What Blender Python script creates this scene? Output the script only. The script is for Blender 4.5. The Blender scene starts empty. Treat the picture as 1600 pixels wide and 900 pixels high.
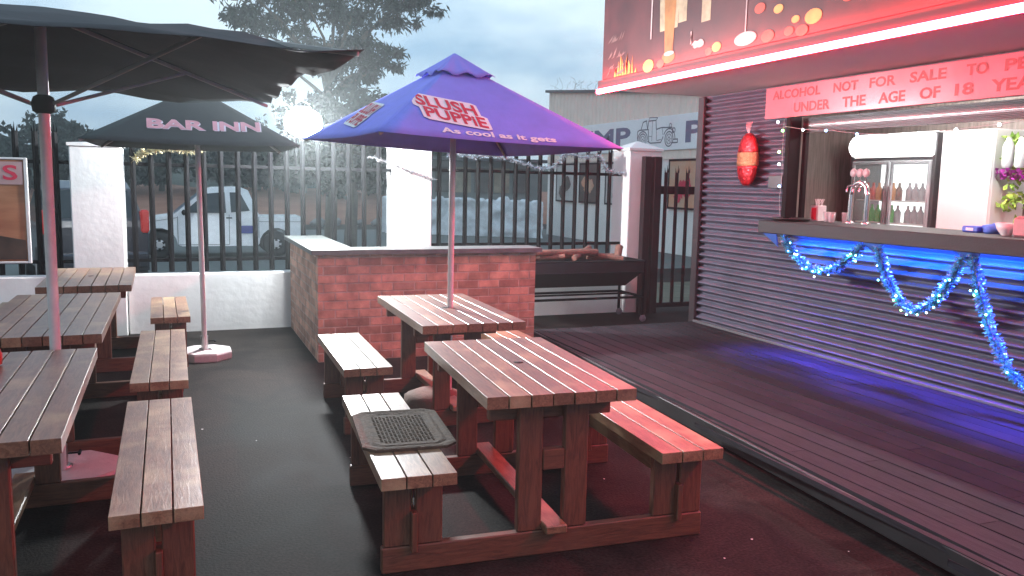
import bpy, bmesh, math, random
from mathutils import Vector, Matrix, noise as mnoise
R = math.radians
random.seed(7)
sc = bpy.context.scene
C = bpy.data.collections.new('scene'); sc.collection.children.link(C)

# ------------------------------------------------------------------ camera
cam_d = bpy.data.cameras.new('camera'); cam = bpy.data.objects.new('camera', cam_d); C.objects.link(cam)
rt = Vector((0.92604958, -0.37683852, 0.02061329)); dn = Vector((-0.02876638, -0.12494015, -0.99174717)); fw = Vector((0.37630396, 0.91781408, -0.12654105))
M = Matrix.Identity(4)
for i in range(3):
    M[i][0] = rt[i]; M[i][1] = -dn[i]; M[i][2] = -fw[i]
M[2][3] = 1.6
cam.matrix_world = M
cam_d.sensor_width = 36; cam_d.lens = 36*1286.4/1600; cam_d.clip_start = 0.05; cam_d.clip_end = 2000
sc.camera = cam

# ------------------------------------------------------------------ world: dusk sky under thin cloud
w = bpy.data.worlds.new('World'); sc.world = w; w.use_nodes = True
nt = w.node_tree; N = nt.nodes; L = nt.links; N.clear()
out = N.new('ShaderNodeOutputWorld'); bg = N.new('ShaderNodeBackground'); sky = N.new('ShaderNodeTexSky')
sky.sky_type = 'NISHITA'; sky.sun_disc = False; sky.sun_elevation = R(4); sky.sun_rotation = R(-75); sky.air_density = 1.2; sky.dust_density = 2.0
tc = N.new('ShaderNodeTexCoord'); mp = N.new('ShaderNodeMapping'); mp.inputs['Scale'].default_value = (1, 1, 2.6)
nz = N.new('ShaderNodeTexNoise'); nz.inputs['Scale'].default_value = 3.4; nz.inputs['Detail'].default_value = 7; nz.inputs['Roughness'].default_value = .55
cr = N.new('ShaderNodeValToRGB'); cr.color_ramp.elements[0].position = .38; cr.color_ramp.elements[1].position = .6
cr.color_ramp.elements[0].color = (1.7, 2.9, 4.3, 1); cr.color_ramp.elements[1].color = (4.3, 5.4, 6.2, 1)
mx = N.new('ShaderNodeMixRGB'); mx.inputs[0].default_value = .8
L.new(tc.outputs['Generated'], mp.inputs[0]); L.new(mp.outputs[0], nz.inputs['Vector']); L.new(nz.outputs['Fac'], cr.inputs[0])
L.new(sky.outputs[0], mx.inputs[1]); L.new(cr.outputs[0], mx.inputs[2]); L.new(mx.outputs[0], bg.inputs[0]); bg.inputs[1].default_value = .158
L.new(bg.outputs[0], out.inputs[0])
sun_d = bpy.data.lights.new('sun', 'SUN'); sun_d.energy = .12; sun_d.angle = R(25); sun_d.color = (1, .93, .86)
sun = bpy.data.objects.new('sun', sun_d); C.objects.link(sun); sun.rotation_euler = (R(70), 0, R(-75+180))
sc.view_settings.view_transform = 'Standard'; sc.view_settings.look = 'None'; sc.view_settings.gamma = 1; sc.view_settings.exposure = .6
sc.view_settings.use_curve_mapping = False
sc.cycles.max_bounces = 6; sc.cycles.diffuse_bounces = 3; sc.cycles.glossy_bounces = 3; sc.cycles.volume_bounces = 0; sc.cycles.transparent_max_bounces = 24
sc.cycles.sample_clamp_indirect = 6

# ------------------------------------------------------------------ materials
_m = {}
def mat(name, col, rough=.6, metal=0., var=.12, vscale=6., bump=0., bscale=40., emit=None, estr=0., spec=.5, island=0., alpha=1., coat=0., col2=None, stretch=None, sub=0.):
    if name in _m: return _m[name]
    m = bpy.data.materials.new(name); m.use_nodes = True; n = m.node_tree.nodes; l = m.node_tree.links
    b = n['Principled BSDF']; b.inputs['Roughness'].default_value = rough; b.inputs['Metallic'].default_value = metal
    b.inputs['Specular IOR Level'].default_value = spec; b.inputs['Alpha'].default_value = alpha
    if coat: b.inputs['Coat Weight'].default_value = coat; b.inputs['Coat Roughness'].default_value = .25
    t = n.new('ShaderNodeTexCoord'); mp = n.new('ShaderNodeMapping'); l.new(t.outputs['Object'], mp.inputs[0])
    if stretch: mp.inputs['Scale'].default_value = stretch
    z = n.new('ShaderNodeTexNoise'); z.inputs['Scale'].default_value = vscale; z.inputs['Detail'].default_value = 6; z.inputs['Roughness'].default_value = .6
    l.new(mp.outputs[0], z.inputs['Vector'])
    r = n.new('ShaderNodeValToRGB'); r.color_ramp.elements[0].position = .3; r.color_ramp.elements[1].position = .7
    c2 = col2 if col2 else tuple(min(1, c*(1+var)) for c in col)
    c1 = col if col2 else tuple(c*(1-var) for c in col)
    r.color_ramp.elements[0].color = (*c1, 1); r.color_ramp.elements[1].color = (*c2, 1)
    l.new(z.outputs['Fac'], r.inputs[0]); src = r.outputs[0]
    if island:
        g = n.new('ShaderNodeNewGeometry'); mr = n.new('ShaderNodeMapRange'); mr.inputs['To Min'].default_value = 1-island; mr.inputs['To Max'].default_value = 1+island
        l.new(g.outputs['Random Per Island'], mr.inputs[0]); vm = n.new('ShaderNodeMixRGB'); vm.blend_type = 'MULTIPLY'; vm.inputs[0].default_value = 1
        l.new(src, vm.inputs[1]); l.new(mr.outputs[0], vm.inputs[2]); src = vm.outputs[0]
    l.new(src, b.inputs['Base Color'])
    rr = n.new('ShaderNodeMapRange'); rr.inputs['To Min'].default_value = max(0, rough-.08); rr.inputs['To Max'].default_value = min(1, rough+.12)
    l.new(z.outputs['Fac'], rr.inputs[0]); l.new(rr.outputs[0], b.inputs['Roughness'])
    if bump:
        z2 = n.new('ShaderNodeTexNoise'); z2.inputs['Scale'].default_value = bscale; z2.inputs['Detail'].default_value = 5; l.new(mp.outputs[0], z2.inputs['Vector'])
        bp = n.new('ShaderNodeBump'); bp.inputs['Strength'].default_value = bump; bp.inputs['Distance'].default_value = .01; l.new(z2.outputs['Fac'], bp.inputs['Height']); l.new(bp.outputs[0], b.inputs['Normal'])
    if emit: b.inputs['Emission Color'].default_value = (*emit, 1); b.inputs['Emission Strength'].default_value = estr
    if sub: b.inputs['Subsurface Weight'].default_value = sub
    _m[name] = m; return m

def wood_mat(name, c1, c2, c3, rough, stretch, wear=.5, spec=.5):
    m = bpy.data.materials.new(name); m.use_nodes = True; n = m.node_tree.nodes; l = m.node_tree.links; b = n['Principled BSDF']
    t = n.new('ShaderNodeTexCoord'); g = n.new('ShaderNodeNewGeometry')
    ad = n.new('ShaderNodeVectorMath'); ad.operation = 'ADD'; sm = n.new('ShaderNodeVectorMath'); sm.operation = 'SCALE'; sm.inputs[0].default_value = (3.1, 17., 5.3)
    l.new(g.outputs['Random Per Island'], sm.inputs['Scale']); l.new(t.outputs['Object'], ad.inputs[0]); l.new(sm.outputs[0], ad.inputs[1])
    mp = n.new('ShaderNodeMapping'); mp.inputs['Scale'].default_value = stretch; l.new(ad.outputs[0], mp.inputs[0])
    z = n.new('ShaderNodeTexNoise'); z.inputs['Scale'].default_value = 7; z.inputs['Detail'].default_value = 8; z.inputs['Roughness'].default_value = .65; z.inputs['Distortion'].default_value = 1.2; l.new(mp.outputs[0], z.inputs['Vector'])
    r = n.new('ShaderNodeValToRGB'); e = r.color_ramp.elements; e[0].position = .33; e[0].color = (*c1, 1); e[1].position = .62; e[1].color = (*c2, 1); l.new(z.outputs['Fac'], r.inputs[0])
    z3 = n.new('ShaderNodeTexNoise'); z3.inputs['Scale'].default_value = 3.5; z3.inputs['Detail'].default_value = 5; l.new(ad.outputs[0], z3.inputs['Vector'])
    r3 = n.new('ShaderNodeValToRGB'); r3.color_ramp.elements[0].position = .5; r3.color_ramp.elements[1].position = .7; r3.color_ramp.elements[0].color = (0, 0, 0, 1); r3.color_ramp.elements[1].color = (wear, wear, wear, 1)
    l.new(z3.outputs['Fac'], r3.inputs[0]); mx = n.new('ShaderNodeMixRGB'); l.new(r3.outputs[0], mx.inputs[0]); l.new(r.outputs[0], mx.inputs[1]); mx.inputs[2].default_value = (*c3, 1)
    mr = n.new('ShaderNodeMapRange'); mr.inputs['To Min'].default_value = .72; mr.inputs['To Max'].default_value = 1.25; l.new(g.outputs['Random Per Island'], mr.inputs[0])
    vm = n.new('ShaderNodeMixRGB'); vm.blend_type = 'MULTIPLY'; vm.inputs[0].default_value = 1; l.new(mx.outputs[0], vm.inputs[1]); l.new(mr.outputs[0], vm.inputs[2]); l.new(vm.outputs[0], b.inputs['Base Color'])
    rr = n.new('ShaderNodeMapRange'); rr.inputs['To Min'].default_value = rough-.1; rr.inputs['To Max'].default_value = rough+.16; l.new(z3.outputs['Fac'], rr.inputs[0]); l.new(rr.outputs[0], b.inputs['Roughness'])
    bp = n.new('ShaderNodeBump'); bp.inputs['Strength'].default_value = .35; bp.inputs['Distance'].default_value = .004; l.new(z.outputs['Fac'], bp.inputs['Height']); l.new(bp.outputs[0], b.inputs['Normal'])
    b.inputs['Specular IOR Level'].default_value = spec; b.inputs['Coat Weight'].default_value = .5 if rough < .5 else 0; b.inputs['Coat Roughness'].default_value = .36
    _m[name] = m; return m
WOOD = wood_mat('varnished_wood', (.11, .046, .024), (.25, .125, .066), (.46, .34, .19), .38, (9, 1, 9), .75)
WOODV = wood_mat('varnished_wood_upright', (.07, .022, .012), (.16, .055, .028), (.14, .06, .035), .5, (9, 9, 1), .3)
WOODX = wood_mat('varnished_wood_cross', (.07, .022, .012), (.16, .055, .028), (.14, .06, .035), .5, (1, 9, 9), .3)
DECK = wood_mat('deck_wood', (.011, .01, .013), (.026, .022, .028), (.05, .043, .05), .72, (9, 1, 9), .35, .22)
CONC = mat('concrete', (.32, .28, .27), .85, bump=.4, bscale=30, var=.25)
WHITE = mat('white_wall_paint', (.72, .7, .69), .75, bump=.35, bscale=14, var=.07, vscale=3)
BLACK = mat('black_steel', (.005, .005, .006), .6, metal=.0, var=.4, bump=.1, spec=.08)
POLE = mat('white_pole', (.62, .6, .58), .45, var=.1, vscale=12)
STEEL = mat('steel', (.5, .5, .5), .3, metal=1, var=.1)
DARKG = mat('dark_green_canvas', (.02, .032, .034), .8, bump=.5, bscale=8, var=.2)
BIGC = mat('dark_canvas', (.026, .034, .038), .85, bump=.5, bscale=7, var=.2)
PURPLE = mat('purple_canvas', (.21, .22, .78), .75, bump=.5, bscale=7, var=.09)
WTXT = mat('white_print', (.78, .76, .8), .7, var=.05)
RTXT = mat('red_print', (.55, .02, .06), .7, var=.08)
PINKT = mat('pink_print', (.72, .38, .42), .7, var=.15)
KIOSK = mat('dark_cladding_paint', (.1, .095, .13), .6, var=.2, vscale=3, metal=.0, spec=.3)
TRIM = mat('dark_trim', (.05, .042, .047), .4, var=.1, metal=.3)
SOFF = mat('soffit_board', (.5, .47, .46), .6, var=.05, vscale=2)
COUNTER = mat('counter_top', (.013, .012, .015), .65, var=.3, bump=.2, bscale=80)
PANEL = mat('brown_panelling', (.24, .2, .18), .6, var=.35, vscale=5, stretch=(7, 7, .6))

# ------------------------------------------------------------------ mesh helpers
def add_uv(me):
    uv = me.uv_layers.new(name='UVMap')
    for p in me.polygons:
        n = p.normal; ax = max(range(3), key=lambda i: abs(n[i]))
        for li in p.loop_indices:
            c = me.vertices[me.loops[li].vertex_index].co
            uv.data[li].uv = (c.y, c.z) if ax == 0 else (c.x, c.z) if ax == 1 else (c.x, c.y)
class MB:
    def __init__(s): s.v = []; s.f = []; s.sm = []
    def raw(s, vs, fs, smooth=False):
        b = len(s.v); s.v += [tuple(v) for v in vs]; s.f += [tuple(i+b for i in f) for f in fs]; s.sm += [smooth]*len(fs); return s
    def frame(s, o, X, Y, Z, dx, dy, dz, bev=.004):
        # box centred at o with half sizes, chamfered edges
        o = Vector(o); b = min(bev, dx*.45, dy*.45, dz*.45)
        vs = []; idx = {}
        for sx in (-1, 1):
            for sy in (-1, 1):
                for sz in (-1, 1):
                    for k in range(3):
                        p = [dx-b, dy-b, dz-b]; p[k] = (dx, dy, dz)[k]
                        idx[(sx, sy, sz, k)] = len(vs); vs.append(o+X*(sx*p[0])+Y*(sy*p[1])+Z*(sz*p[2]))
        fs = []
        S = (-1, 1)
        for s1 in S:
            fs.append([idx[(s1, a, c, 0)] for a, c in ((-1, -1), (1, -1), (1, 1), (-1, 1))][::s1])
            fs.append([idx[(a, s1, c, 1)] for a, c in ((-1, -1), (-1, 1), (1, 1), (1, -1))][::s1])
            fs.append([idx[(a, c, s1, 2)] for a, c in ((-1, -1), (1, -1), (1, 1), (-1, 1))][::s1])
            for s2 in S:
                q = s1*s2
                fs.append([idx[(s1, s2, -1, 0)], idx[(s1, s2, -1, 1)], idx[(s1, s2, 1, 1)], idx[(s1, s2, 1, 0)]][::q])
                fs.append([idx[(s1, -1, s2, 0)], idx[(s1, 1, s2, 0)], idx[(s1, 1, s2, 2)], idx[(s1, -1, s2, 2)]][::q])
                fs.append([idx[(-1, s1, s2, 1)], idx[(-1, s1, s2, 2)], idx[(1, s1, s2, 2)], idx[(1, s1, s2, 1)]][::q])
                for s3 in S:
                    fs.append([idx[(s1, s2, s3, 0)], idx[(s1, s2, s3, 1)], idx[(s1, s2, s3, 2)]][::s1*s2*s3])
        return s.raw(vs, fs)
    def box(s, x0, x1, y0, y1, z0, z1, bev=.004):
        return s.frame(((x0+x1)/2, (y0+y1)/2, (z0+z1)/2), Vector((1, 0, 0)), Vector((0, 1, 0)), Vector((0, 0, 1)), abs(x1-x0)/2, abs(y1-y0)/2, abs(z1-z0)/2, bev)
    def beam(s, a, b, wd, ht, up=(0, 0, 1), bev=.003):
        a = Vector(a); b = Vector(b); Z = (b-a).normalized(); up = Vector(up)
        if abs(Z.dot(up)) > .98: up = Vector((0, 1, 0))
        X = up.cross(Z).normalized(); Y = Z.cross(X)
        return s.frame((a+b)/2, X, Y, Z, wd/2, ht/2, (b-a).length/2, bev)
    def tube(s, pts, r, n=8, cap=True):
        pts = [Vector(p) for p in pts]; k = len(pts); rs = r if isinstance(r, (list, tuple)) else [r]*k; vs = []; X = None
        for i, p in enumerate(pts):
            t = (pts[min(i+1, k-1)]-pts[max(i-1, 0)]).normalized()
            if X is None: X = t.orthogonal().normalized()
            X = (X-t*X.dot(t)).normalized(); Y = t.cross(X)
            for j in range(n):
                a = 2*math.pi*j/n; vs.append(p+(X*math.cos(a)+Y*math.sin(a))*rs[i])
        fs = [(i*n+j, i*n+(j+1) % n, (i+1)*n+(j+1) % n, (i+1)*n+j) for i in range(k-1) for j in range(n)]
        s.raw(vs, fs, True)
        if cap: s.raw(vs[:n], [tuple(range(n))[::-1]]); s.raw(vs[-n:], [tuple(range(n))])
        return s
    def lathe(s, prof, c=(0, 0, 0), n=16, axis=2, ang=0, smooth=True):
        vs = []; c = Vector(c)
        for r, z in prof:
            for j in range(n):
                a = 2*math.pi*j/n+ang; p = [r*math.cos(a), r*math.sin(a), z]
                if axis == 0: p = [p[2], p[0], p[1]]
                elif axis == 1: p = [p[0], p[2], p[1]]
                vs.append(c+Vector(p))
        k = len(prof); fs = [(i*n+j, i*n+(j+1) % n, (i+1)*n+(j+1) % n, (i+1)*n+j) for i in range(k-1) for j in range(n)]
        s.raw(vs, fs, smooth); s.raw(vs[:n], [tuple(range(n))[::-1]]); s.raw(vs[-n:], [tuple(range(n))]); return s
    def ball(s, c, r, n=10, sq=(1, 1, 1), nz_=0.):
        prof = []; vs = []; c = Vector(c); m = n
        for i in range(m+1):
            th = math.pi*i/m
            for j in range(n*2):
                a = math.pi*j/n; d = Vector((math.sin(th)*math.cos(a), math.sin(th)*math.sin(a), -math.cos(th)))
                k = 1+nz_*mnoise.noise(d*1.7+c*3)
                vs.append(c+Vector((d.x*r*sq[0]*k, d.y*r*sq[1]*k, d.z*r*sq[2]*k)))
        q = n*2; fs = [(i*q+j, i*q+(j+1) % q, (i+1)*q+(j+1) % q, (i+1)*q+j) for i in range(m) for j in range(q)]
        return s.raw(vs, fs, True)
    def poly(s, pts, th, nrm):
        # flat polygon with thickness
        pts = [Vector(p) for p in pts]; nrm = Vector(nrm); k = len(pts)
        s.raw([p+nrm*th for p in pts]+pts, [tuple(range(k)), tuple(range(k, 2*k))[::-1]]+[(i, k+i, k+(i+1) % k, (i+1) % k) for i in range(k)]); return s
    def build(s, name, m, parent=None, label=None, cat=None, group=None, kind=None):
        me = bpy.data.meshes.new(name); me.from_pydata(s.v, [], s.f); me.validate()
        if len(me.polygons) == len(s.sm): me.polygons.foreach_set('use_smooth', s.sm)
        add_uv(me); me.update()
        o = bpy.data.objects.new(name, me); C.objects.link(o); me.materials.append(m)
        if parent: o.parent = parent
        tag(o, label, cat, group, kind); return o
def tag(o, label=None, cat=None, group=None, kind=None):
    if label: o['label'] = label
    if cat: o['category'] = cat
    if group: o['group'] = group
    if kind: o['kind'] = kind
    return o
def thing(name, label, cat, loc=(0, 0, 0), rz=0, group=None):
    o = bpy.data.objects.new(name, None); o.empty_display_size = .1; C.objects.link(o); o.location = loc; o.rotation_euler = (0, 0, rz); return tag(o, label, cat, group)
def text_geo(body, bold=0.):
    cu = bpy.data.curves.new('t', 'FONT'); cu.body = body; cu.size = 1; cu.offset = bold; cu.resolution_u = 3
    o = bpy.data.objects.new('t', cu); C.objects.link(o); bpy.context.view_layer.update()
    me = bpy.data.meshes.new_from_object(o.evaluated_get(bpy.context.evaluated_depsgraph_get()))
    vs = [v.co.copy() for v in me.vertices]; fs = [tuple(p.vertices) for p in me.polygons]
    bpy.data.objects.remove(o); bpy.data.curves.remove(cu); bpy.data.meshes.remove(me); return vs, fs
def text_into(mb, body, fn, X0, X1, Y0, Y1, bold=0., ref=None, slant=0., shear=0.):
    vs, fs = text_geo(body, bold); rv = vs
    if ref is not None: rv, _ = text_geo(body, ref)
    x0 = min(v.x for v in rv); x1 = max(v.x for v in rv); y0 = min(v.y for v in rv); y1 = max(v.y for v in rv)
    o = []
    for v in vs:
        a = (v.x-x0)/(x1-x0); b = (v.y-y0)/(y1-y0); X = X0+(X1-X0)*a+slant*b; Y = Y0+(Y1-Y0)*b+shear*a; o.append(fn(X, Y))
    return mb.raw(o, fs)

# ------------------------------------------------------------------ ground
gb = bmesh.new()
def gz(x, y):
    t = max(0, min(1, (y-9.35)/5)); z = -.45*t*t*(3-2*t)
    return z
ys = [-80, -40, -10, 0, 2, 4, 6, 8, 9, 9.35, 9.8, 10.4, 11, 12, 13, 14, 15, 17, 20, 25, 30, 40, 60, 120, 260]; xs = [-260, -120, -60, -20, -10, -5, -2, 0, 2, 4, 6, 8, 10, 14, 20, 40, 100, 260]
g = MB(); g.raw([(x, y, gz(x, y)) for y in ys for x in xs], [(j*len(xs)+i, j*len(xs)+i+1, (j+1)*len(xs)+i+1, (j+1)*len(xs)+i) for j in range(len(ys)-1) for i in range(len(xs)-1)])
def ground_mat():
    m = bpy.data.materials.new('worn_asphalt'); m.use_nodes = True; n = m.node_tree.nodes; l = m.node_tree.links; b = n['Principled BSDF']
    t = n.new('ShaderNodeTexCoord'); z = n.new('ShaderNodeTexNoise'); z.inputs['Scale'].default_value = 1.7; z.inputs['Detail'].default_value = 12; z.inputs['Roughness'].default_value = .72; z.inputs['Distortion'].default_value = .8
    l.new(t.outputs['Object'], z.inputs['Vector']); r = n.new('ShaderNodeValToRGB'); e = r.color_ramp.elements; e[0].position = .36; e[0].color = (.006, .005, .0048, 1); e[1].position = .68; e[1].color = (.031, .025, .022, 1); l.new(z.outputs['Fac'], r.inputs[0])
    v = n.new('ShaderNodeTexNoise'); v.inputs['Scale'].default_value = 75; v.inputs['Detail'].default_value = 4; l.new(t.outputs['Object'], v.inputs['Vector'])
    mr = n.new('ShaderNodeMapRange'); mr.inputs['From Min'].default_value = .3; mr.inputs['From Max'].default_value = .7; mr.inputs['To Min'].default_value = .5; mr.inputs['To Max'].default_value = 1.6; l.new(v.outputs['Fac'], mr.inputs[0])
    vm = n.new('ShaderNodeMixRGB'); vm.blend_type = 'MULTIPLY'; vm.inputs[0].default_value = 1; l.new(r.outputs[0], vm.inputs[1]); l.new(mr.outputs[0], vm.inputs[2]); l.new(vm.outputs[0], b.inputs['Base Color'])
    rr = n.new('ShaderNodeMapRange'); rr.inputs['To Min'].default_value = .62; rr.inputs['To Max'].default_value = .9; l.new(z.outputs['Fac'], rr.inputs[0]); l.new(rr.outputs[0], b.inputs['Roughness']); b.inputs['Specular IOR Level'].default_value = .07
    bp = n.new('ShaderNodeBump'); bp.inputs['Strength'].default_value = .5; bp.inputs['Distance'].default_value = .006; l.new(v.outputs['Fac'], bp.inputs['Height']); l.new(bp.outputs[0], b.inputs['Normal']); return m
g.build('ground', ground_mat(), kind='structure')
def sheet(name, pts, z, m):
    k = MB(); k.raw([(x, y, gz(x, y)+z) for x, y in pts], [tuple(range(len(pts)))]); return k.build(name, m, kind='structure')
def strip(name, x0, x1, yy, z, m):
    k = MB(); k.raw([(x, y, gz(x, y)+z) for y in yy for x in (x0, x1)], [(2*j, 2*j+1, 2*j+3, 2*j+2) for j in range(len(yy)-1)]); return k.build(name, m, kind='structure')
strip('verge', -6, 16, [9.42, 9.8, 10.4, 11, 12, 13, 14, 15], .004, mat('grass_verge', (.05, .06, .035), .95, var=.5, vscale=3, bump=.5, col2=(.13, .12, .085)))
strip('road', -60, 60, [17.5, 20, 25, 30, 34], .006, mat('road_asphalt', (.1, .115, .11), .85, var=.15, bump=.3))
# earth bank beyond the road
bk = MB(); nx = 70; ny = 12
bk.raw([(-30+i*1.0, 38+j*1.1+mnoise.noise(Vector((i*.35, j*.4, 0)))*.7, -.46+(j/11)**.7*1.55+mnoise.noise(Vector((i*.5, j*.6, 3)))*.3*(j/11)) for j in range(ny) for i in range(nx)], [(j*nx+i, j*nx+i+1, (j+1)*nx+i+1, (j+1)*nx+i) for j in range(ny-1) for i in range(nx-1)], True)
bk.build('bank', mat('red_earth', (.2, .075, .045), .95, var=.3, vscale=.8, col2=(.34, .16, .1), bump=.6, bscale=6), kind='structure')
far = MB(); nx = 60; ny = 6
far.raw([(-120+i*4, 49+j*6, .9+j*.5+mnoise.noise(Vector((i*.3, j, 9)))*.8) for j in range(ny) for i in range(nx)], [(j*nx+i, j*nx+i+1, (j+1)*nx+i+1, (j+1)*nx+i) for j in range(ny-1) for i in range(nx-1)], True)
far.build('hill', mat('dark_scrub', (.03, .04, .025), .95, var=.5, vscale=1), kind='structure')
for i in range(14):
    x = 2+i*.95+random.uniform(-.2, .2); k = MB(); r = random.uniform(.16, .34); k.ball((0, 0, r*.5), r, 6, (1, .8, .7), .7)
    o = k.build('rock', mat('grey_rock', (.2, .2, .2), .9, var=.3, bump=.5), label='grey rock lying along the foot of the red earth bank', cat='rock', group='rocks along the bank'); o.location = (x, 36.7+random.uniform(-.4, .4), -.45)

# ------------------------------------------------------------------ deck
dk = thing('deck', 'low dark timber deck along the front of the bar', 'deck')
def ex(y): return 2.78+.068*y
bd = MB(); y0, y1 = -1.2, 7.42; x = 5.2; wb = .14
cuts = [random.uniform(0, 2.4) for _ in range(20)]
i = 0
while x > 2.6:
    xa, xb = x-wb+.004, x-.003; yy = y0; c = cuts[i % 20]
    segs = []; yy = y0-c
    while yy < y1:
        a = max(yy, y0); b = min(yy+2.4, y1)
        if b > a+.02: segs.append((a+.002, b-.002))
        yy += 2.4
    for a, b in segs:
        xl_a, xl_b = max(xa, ex(a)), max(xa, ex(b))
        if xl_a >= xb-.005 and xl_b >= xb-.005: continue
        xl_a = min(xl_a, xb-.004); xl_b = min(xl_b, xb-.004); h = .15+random.uniform(-.0015, .0015)
        vs = [(xl_a, a, .12), (xb, a, .12), (xb, b, .12), (xl_b, b, .12), (xl_a+.003, a, h), (xb-.003, a, h), (xb-.003, b, h), (xl_b+.003, b, h)]
        bd.raw(vs, [(0, 3, 2, 1), (4, 5, 6, 7), (0, 1, 5, 4), (1, 2, 6, 5), (2, 3, 7, 6), (3, 0, 4, 7)])
    x -= wb; i += 1
bd.build('deck_boards', DECK, dk)
fs_ = MB(); fs_.beam((ex(y0)-.012, y0, .095), (ex(y1)-.012, y1, .095), .024, .1); fs_.beam((ex(y1), y1+.015, .095), (5.2, y1+.015, .095), .02, .1)
fs_.build('fascia_board', mat('black_fascia', (.02, .019, .02), .5, var=.3), dk)
fr = MB()
for yy in (-.6, .9, 2.65, 4.3, 5.9, 7.2): fr.box(ex(yy)+.05, 5.1, yy-.03, yy+.03, 0.002, .118)
fr.build('joists', BLACK, dk)

# ------------------------------------------------------------------ boundary wall, pillars, palisade
for nm, xa, xb, lab in (('a', -.46, 2.27, 'low white plastered wall behind the dark umbrella stand, left of the brick counter'), ('b', 2.69, 5.23, 'low white wall between the middle and right pillars, behind the grill trolley'), ('c', -7, -.93, 'low white wall at far left behind the timber tables')):
    k = MB(); k.box(xa+.002, xb-.002, 9.06, 9.26, -.5, .6, .008); o = k.build('boundary_wall', WHITE, label=lab, cat='wall')
def pillar(xa, xb, h, lab, pk=.13):
    k = MB(); k.box(xa, xb, 9.0, 9.42, -.5, h, .01); t = thing('gate_pillar' if xa > 5 else 'wall_pillar', lab, 'pillar')
    k.build('shaft', WHITE, t)
    k = MB(); e = .015; k.raw([(xa-e, 9-e, h), (xb+e, 9-e, h), (xb+e, 9.42+e, h), (xa-e, 9.42+e, h), (xa-e, 9-e, h+.03), (xb+e, 9-e, h+.03), (xb+e, 9.42+e, h+.03), (xa-e, 9.42+e, h+.03), ((xa+xb)/2, 9.21, h+pk)], [(0, 3, 2, 1), (0, 1, 5, 4), (1, 2, 6, 5), (2, 3, 7, 6), (3, 0, 4, 7), (4, 5, 8), (5, 6, 8), (6, 7, 8), (7, 4, 8)])
    k.build('cap', WHITE, t)
pillar(-.93, -.47, 1.87, 'white square pillar at the left, behind the farthest timber table', .05)
pillar(2.27, 2.69, 1.97, 'white square pillar in the middle, rising behind the brick counter', .06)
pillar(5.23, 5.69, 2.03, 'white square pillar beside the gate, lit pink by the red light')
def paling(x, y, z0, z1, name='paling'):
    k = MB(); w2 = .027
    prof = [(-w2, .012), (-w2*.55, 0), (-w2*.2, -.012), (w2*.2, -.012), (w2*.55, 0), (w2, .012)]; vs = []
    for z in (z0, z1-.09):
        for a, b in prof: vs.append((x+a, y+b, z))
    n = len(prof); fs = [(i, i+1, n+i+1, n+i) for i in range(n-1)]
    # split pointed top: three prongs
    for cx, hh in ((-w2*.75, .06), (0, .09), (w2*.75, .06)):
        b = len(vs); yy = y+(-.012 if cx == 0 else .004)
        vs += [(x+cx-w2*.3, yy, z1-.09), (x+cx+w2*.3, yy, z1-.09), (x+cx*1.35, yy, z1-.09+hh)]; fs.append((b, b+1, b+2))
    k.raw(vs, fs); return k
def palisade(xs_, xa, xb, zb, zt, r1, r2, lab):
    t = thing('palisade_fence', lab, 'fence')
    for r in (r1, r2):
        k = MB(); k.beam((xa, 9.17, r), (xb, 9.17, r), .035, .035); k.build('rail', BLACK, t)
    for x in xs_:
        k = paling(x, 9.14, zb, zt+random.uniform(-.012, .012)); o = k.build('paling', BLACK, t); md = o.modifiers.new('s', 'SOLIDIFY'); md.thickness = .004
palisade([-.38+.1665*i for i in range(16)], -.46, 2.26, .62, 2.1, 1.71, .74, 'black palisade fence section between the left and middle white pillars')
palisade([2.82+.1585*i for i in range(15)], 2.7, 5.22, .62, 2.08, 1.73, .87, 'black palisade fence section between the middle and right white pillars')
palisade([-1.06-.1665*i for i in range(22)], -5.4, -.94, .62, 2.08, 1.71, .74, 'black palisade fence section left of the left white pillar')
gt = thing('palisade_gate', 'dark steel palisade gate between the pink lit pillar and the bar', 'gate')
for x in (5.82, 6.5):
    pass
for nm, xa, xb in (('p', 5.37, 5.465), ('p', 5.51, 5.615)):
    k = MB(); k.box(xa, xb, 8.86, 8.95, 0, 1.96, .006); k.build('gate_post', mat('dark_maroon_steel', (.02, .011, .013), .5, var=.2, spec=.3), gt)
k = MB(); k.box(5.64, 6.68, 8.93, 8.97, 1.50, 1.60); k.build('top_rail', _m['dark_maroon_steel'], gt)
k = MB(); k.box(5.64, 6.68, 8.93, 8.97, .06, .12); k.build('bottom_rail', _m['dark_maroon_steel'], gt)
for i in range(7):
    o = paling(5.71+.158*i, 8.90, .12, 1.86).build('paling', _m['dark_maroon_steel'], gt); md = o.modifiers.new('s', 'SOLIDIFY'); md.thickness = .004

# poster board on the left fence
pb = thing('poster_board', 'framed poster with a red letter over an orange sunset scene, on the left fence', 'poster', (-1.9, 8.93, .77))
k = MB(); k.box(-.62, .62, -.012, .012, 0, .95); k.build('board', mat('sunset_print', (.2, .05, .02), .5, var=.3, vscale=1.6, stretch=(.6, 1, 3), col2=(.45, .2, .1)), pb)
k = MB()
for a in ((-.63, -.6), (.6, .63)): k.box(a[0], a[1], -.02, .014, -.02, .97)
k.box(-.6, .6, -.02, .014, .95, .97); k.box(-.6, .6, -.02, .014, -.02, 0); k.build('frame', mat('white_frame', (.6, .57, .56), .5), pb)
k = MB(); k.poly([(-.59, -.016, .72), (.59, -.016, .72), (.59, -.016, .93), (-.59, -.016, .93)], .002, (0, -1, 0)); k.build('header', mat('pink_header', (.42, .25, .25), .5), pb)
k = MB(); text_into(k, 'S', lambda X, Y: Vector((X, -.0195, Y)), .43, .55, .76, .9, .02); k.build('lettering', RTXT, pb)
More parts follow.
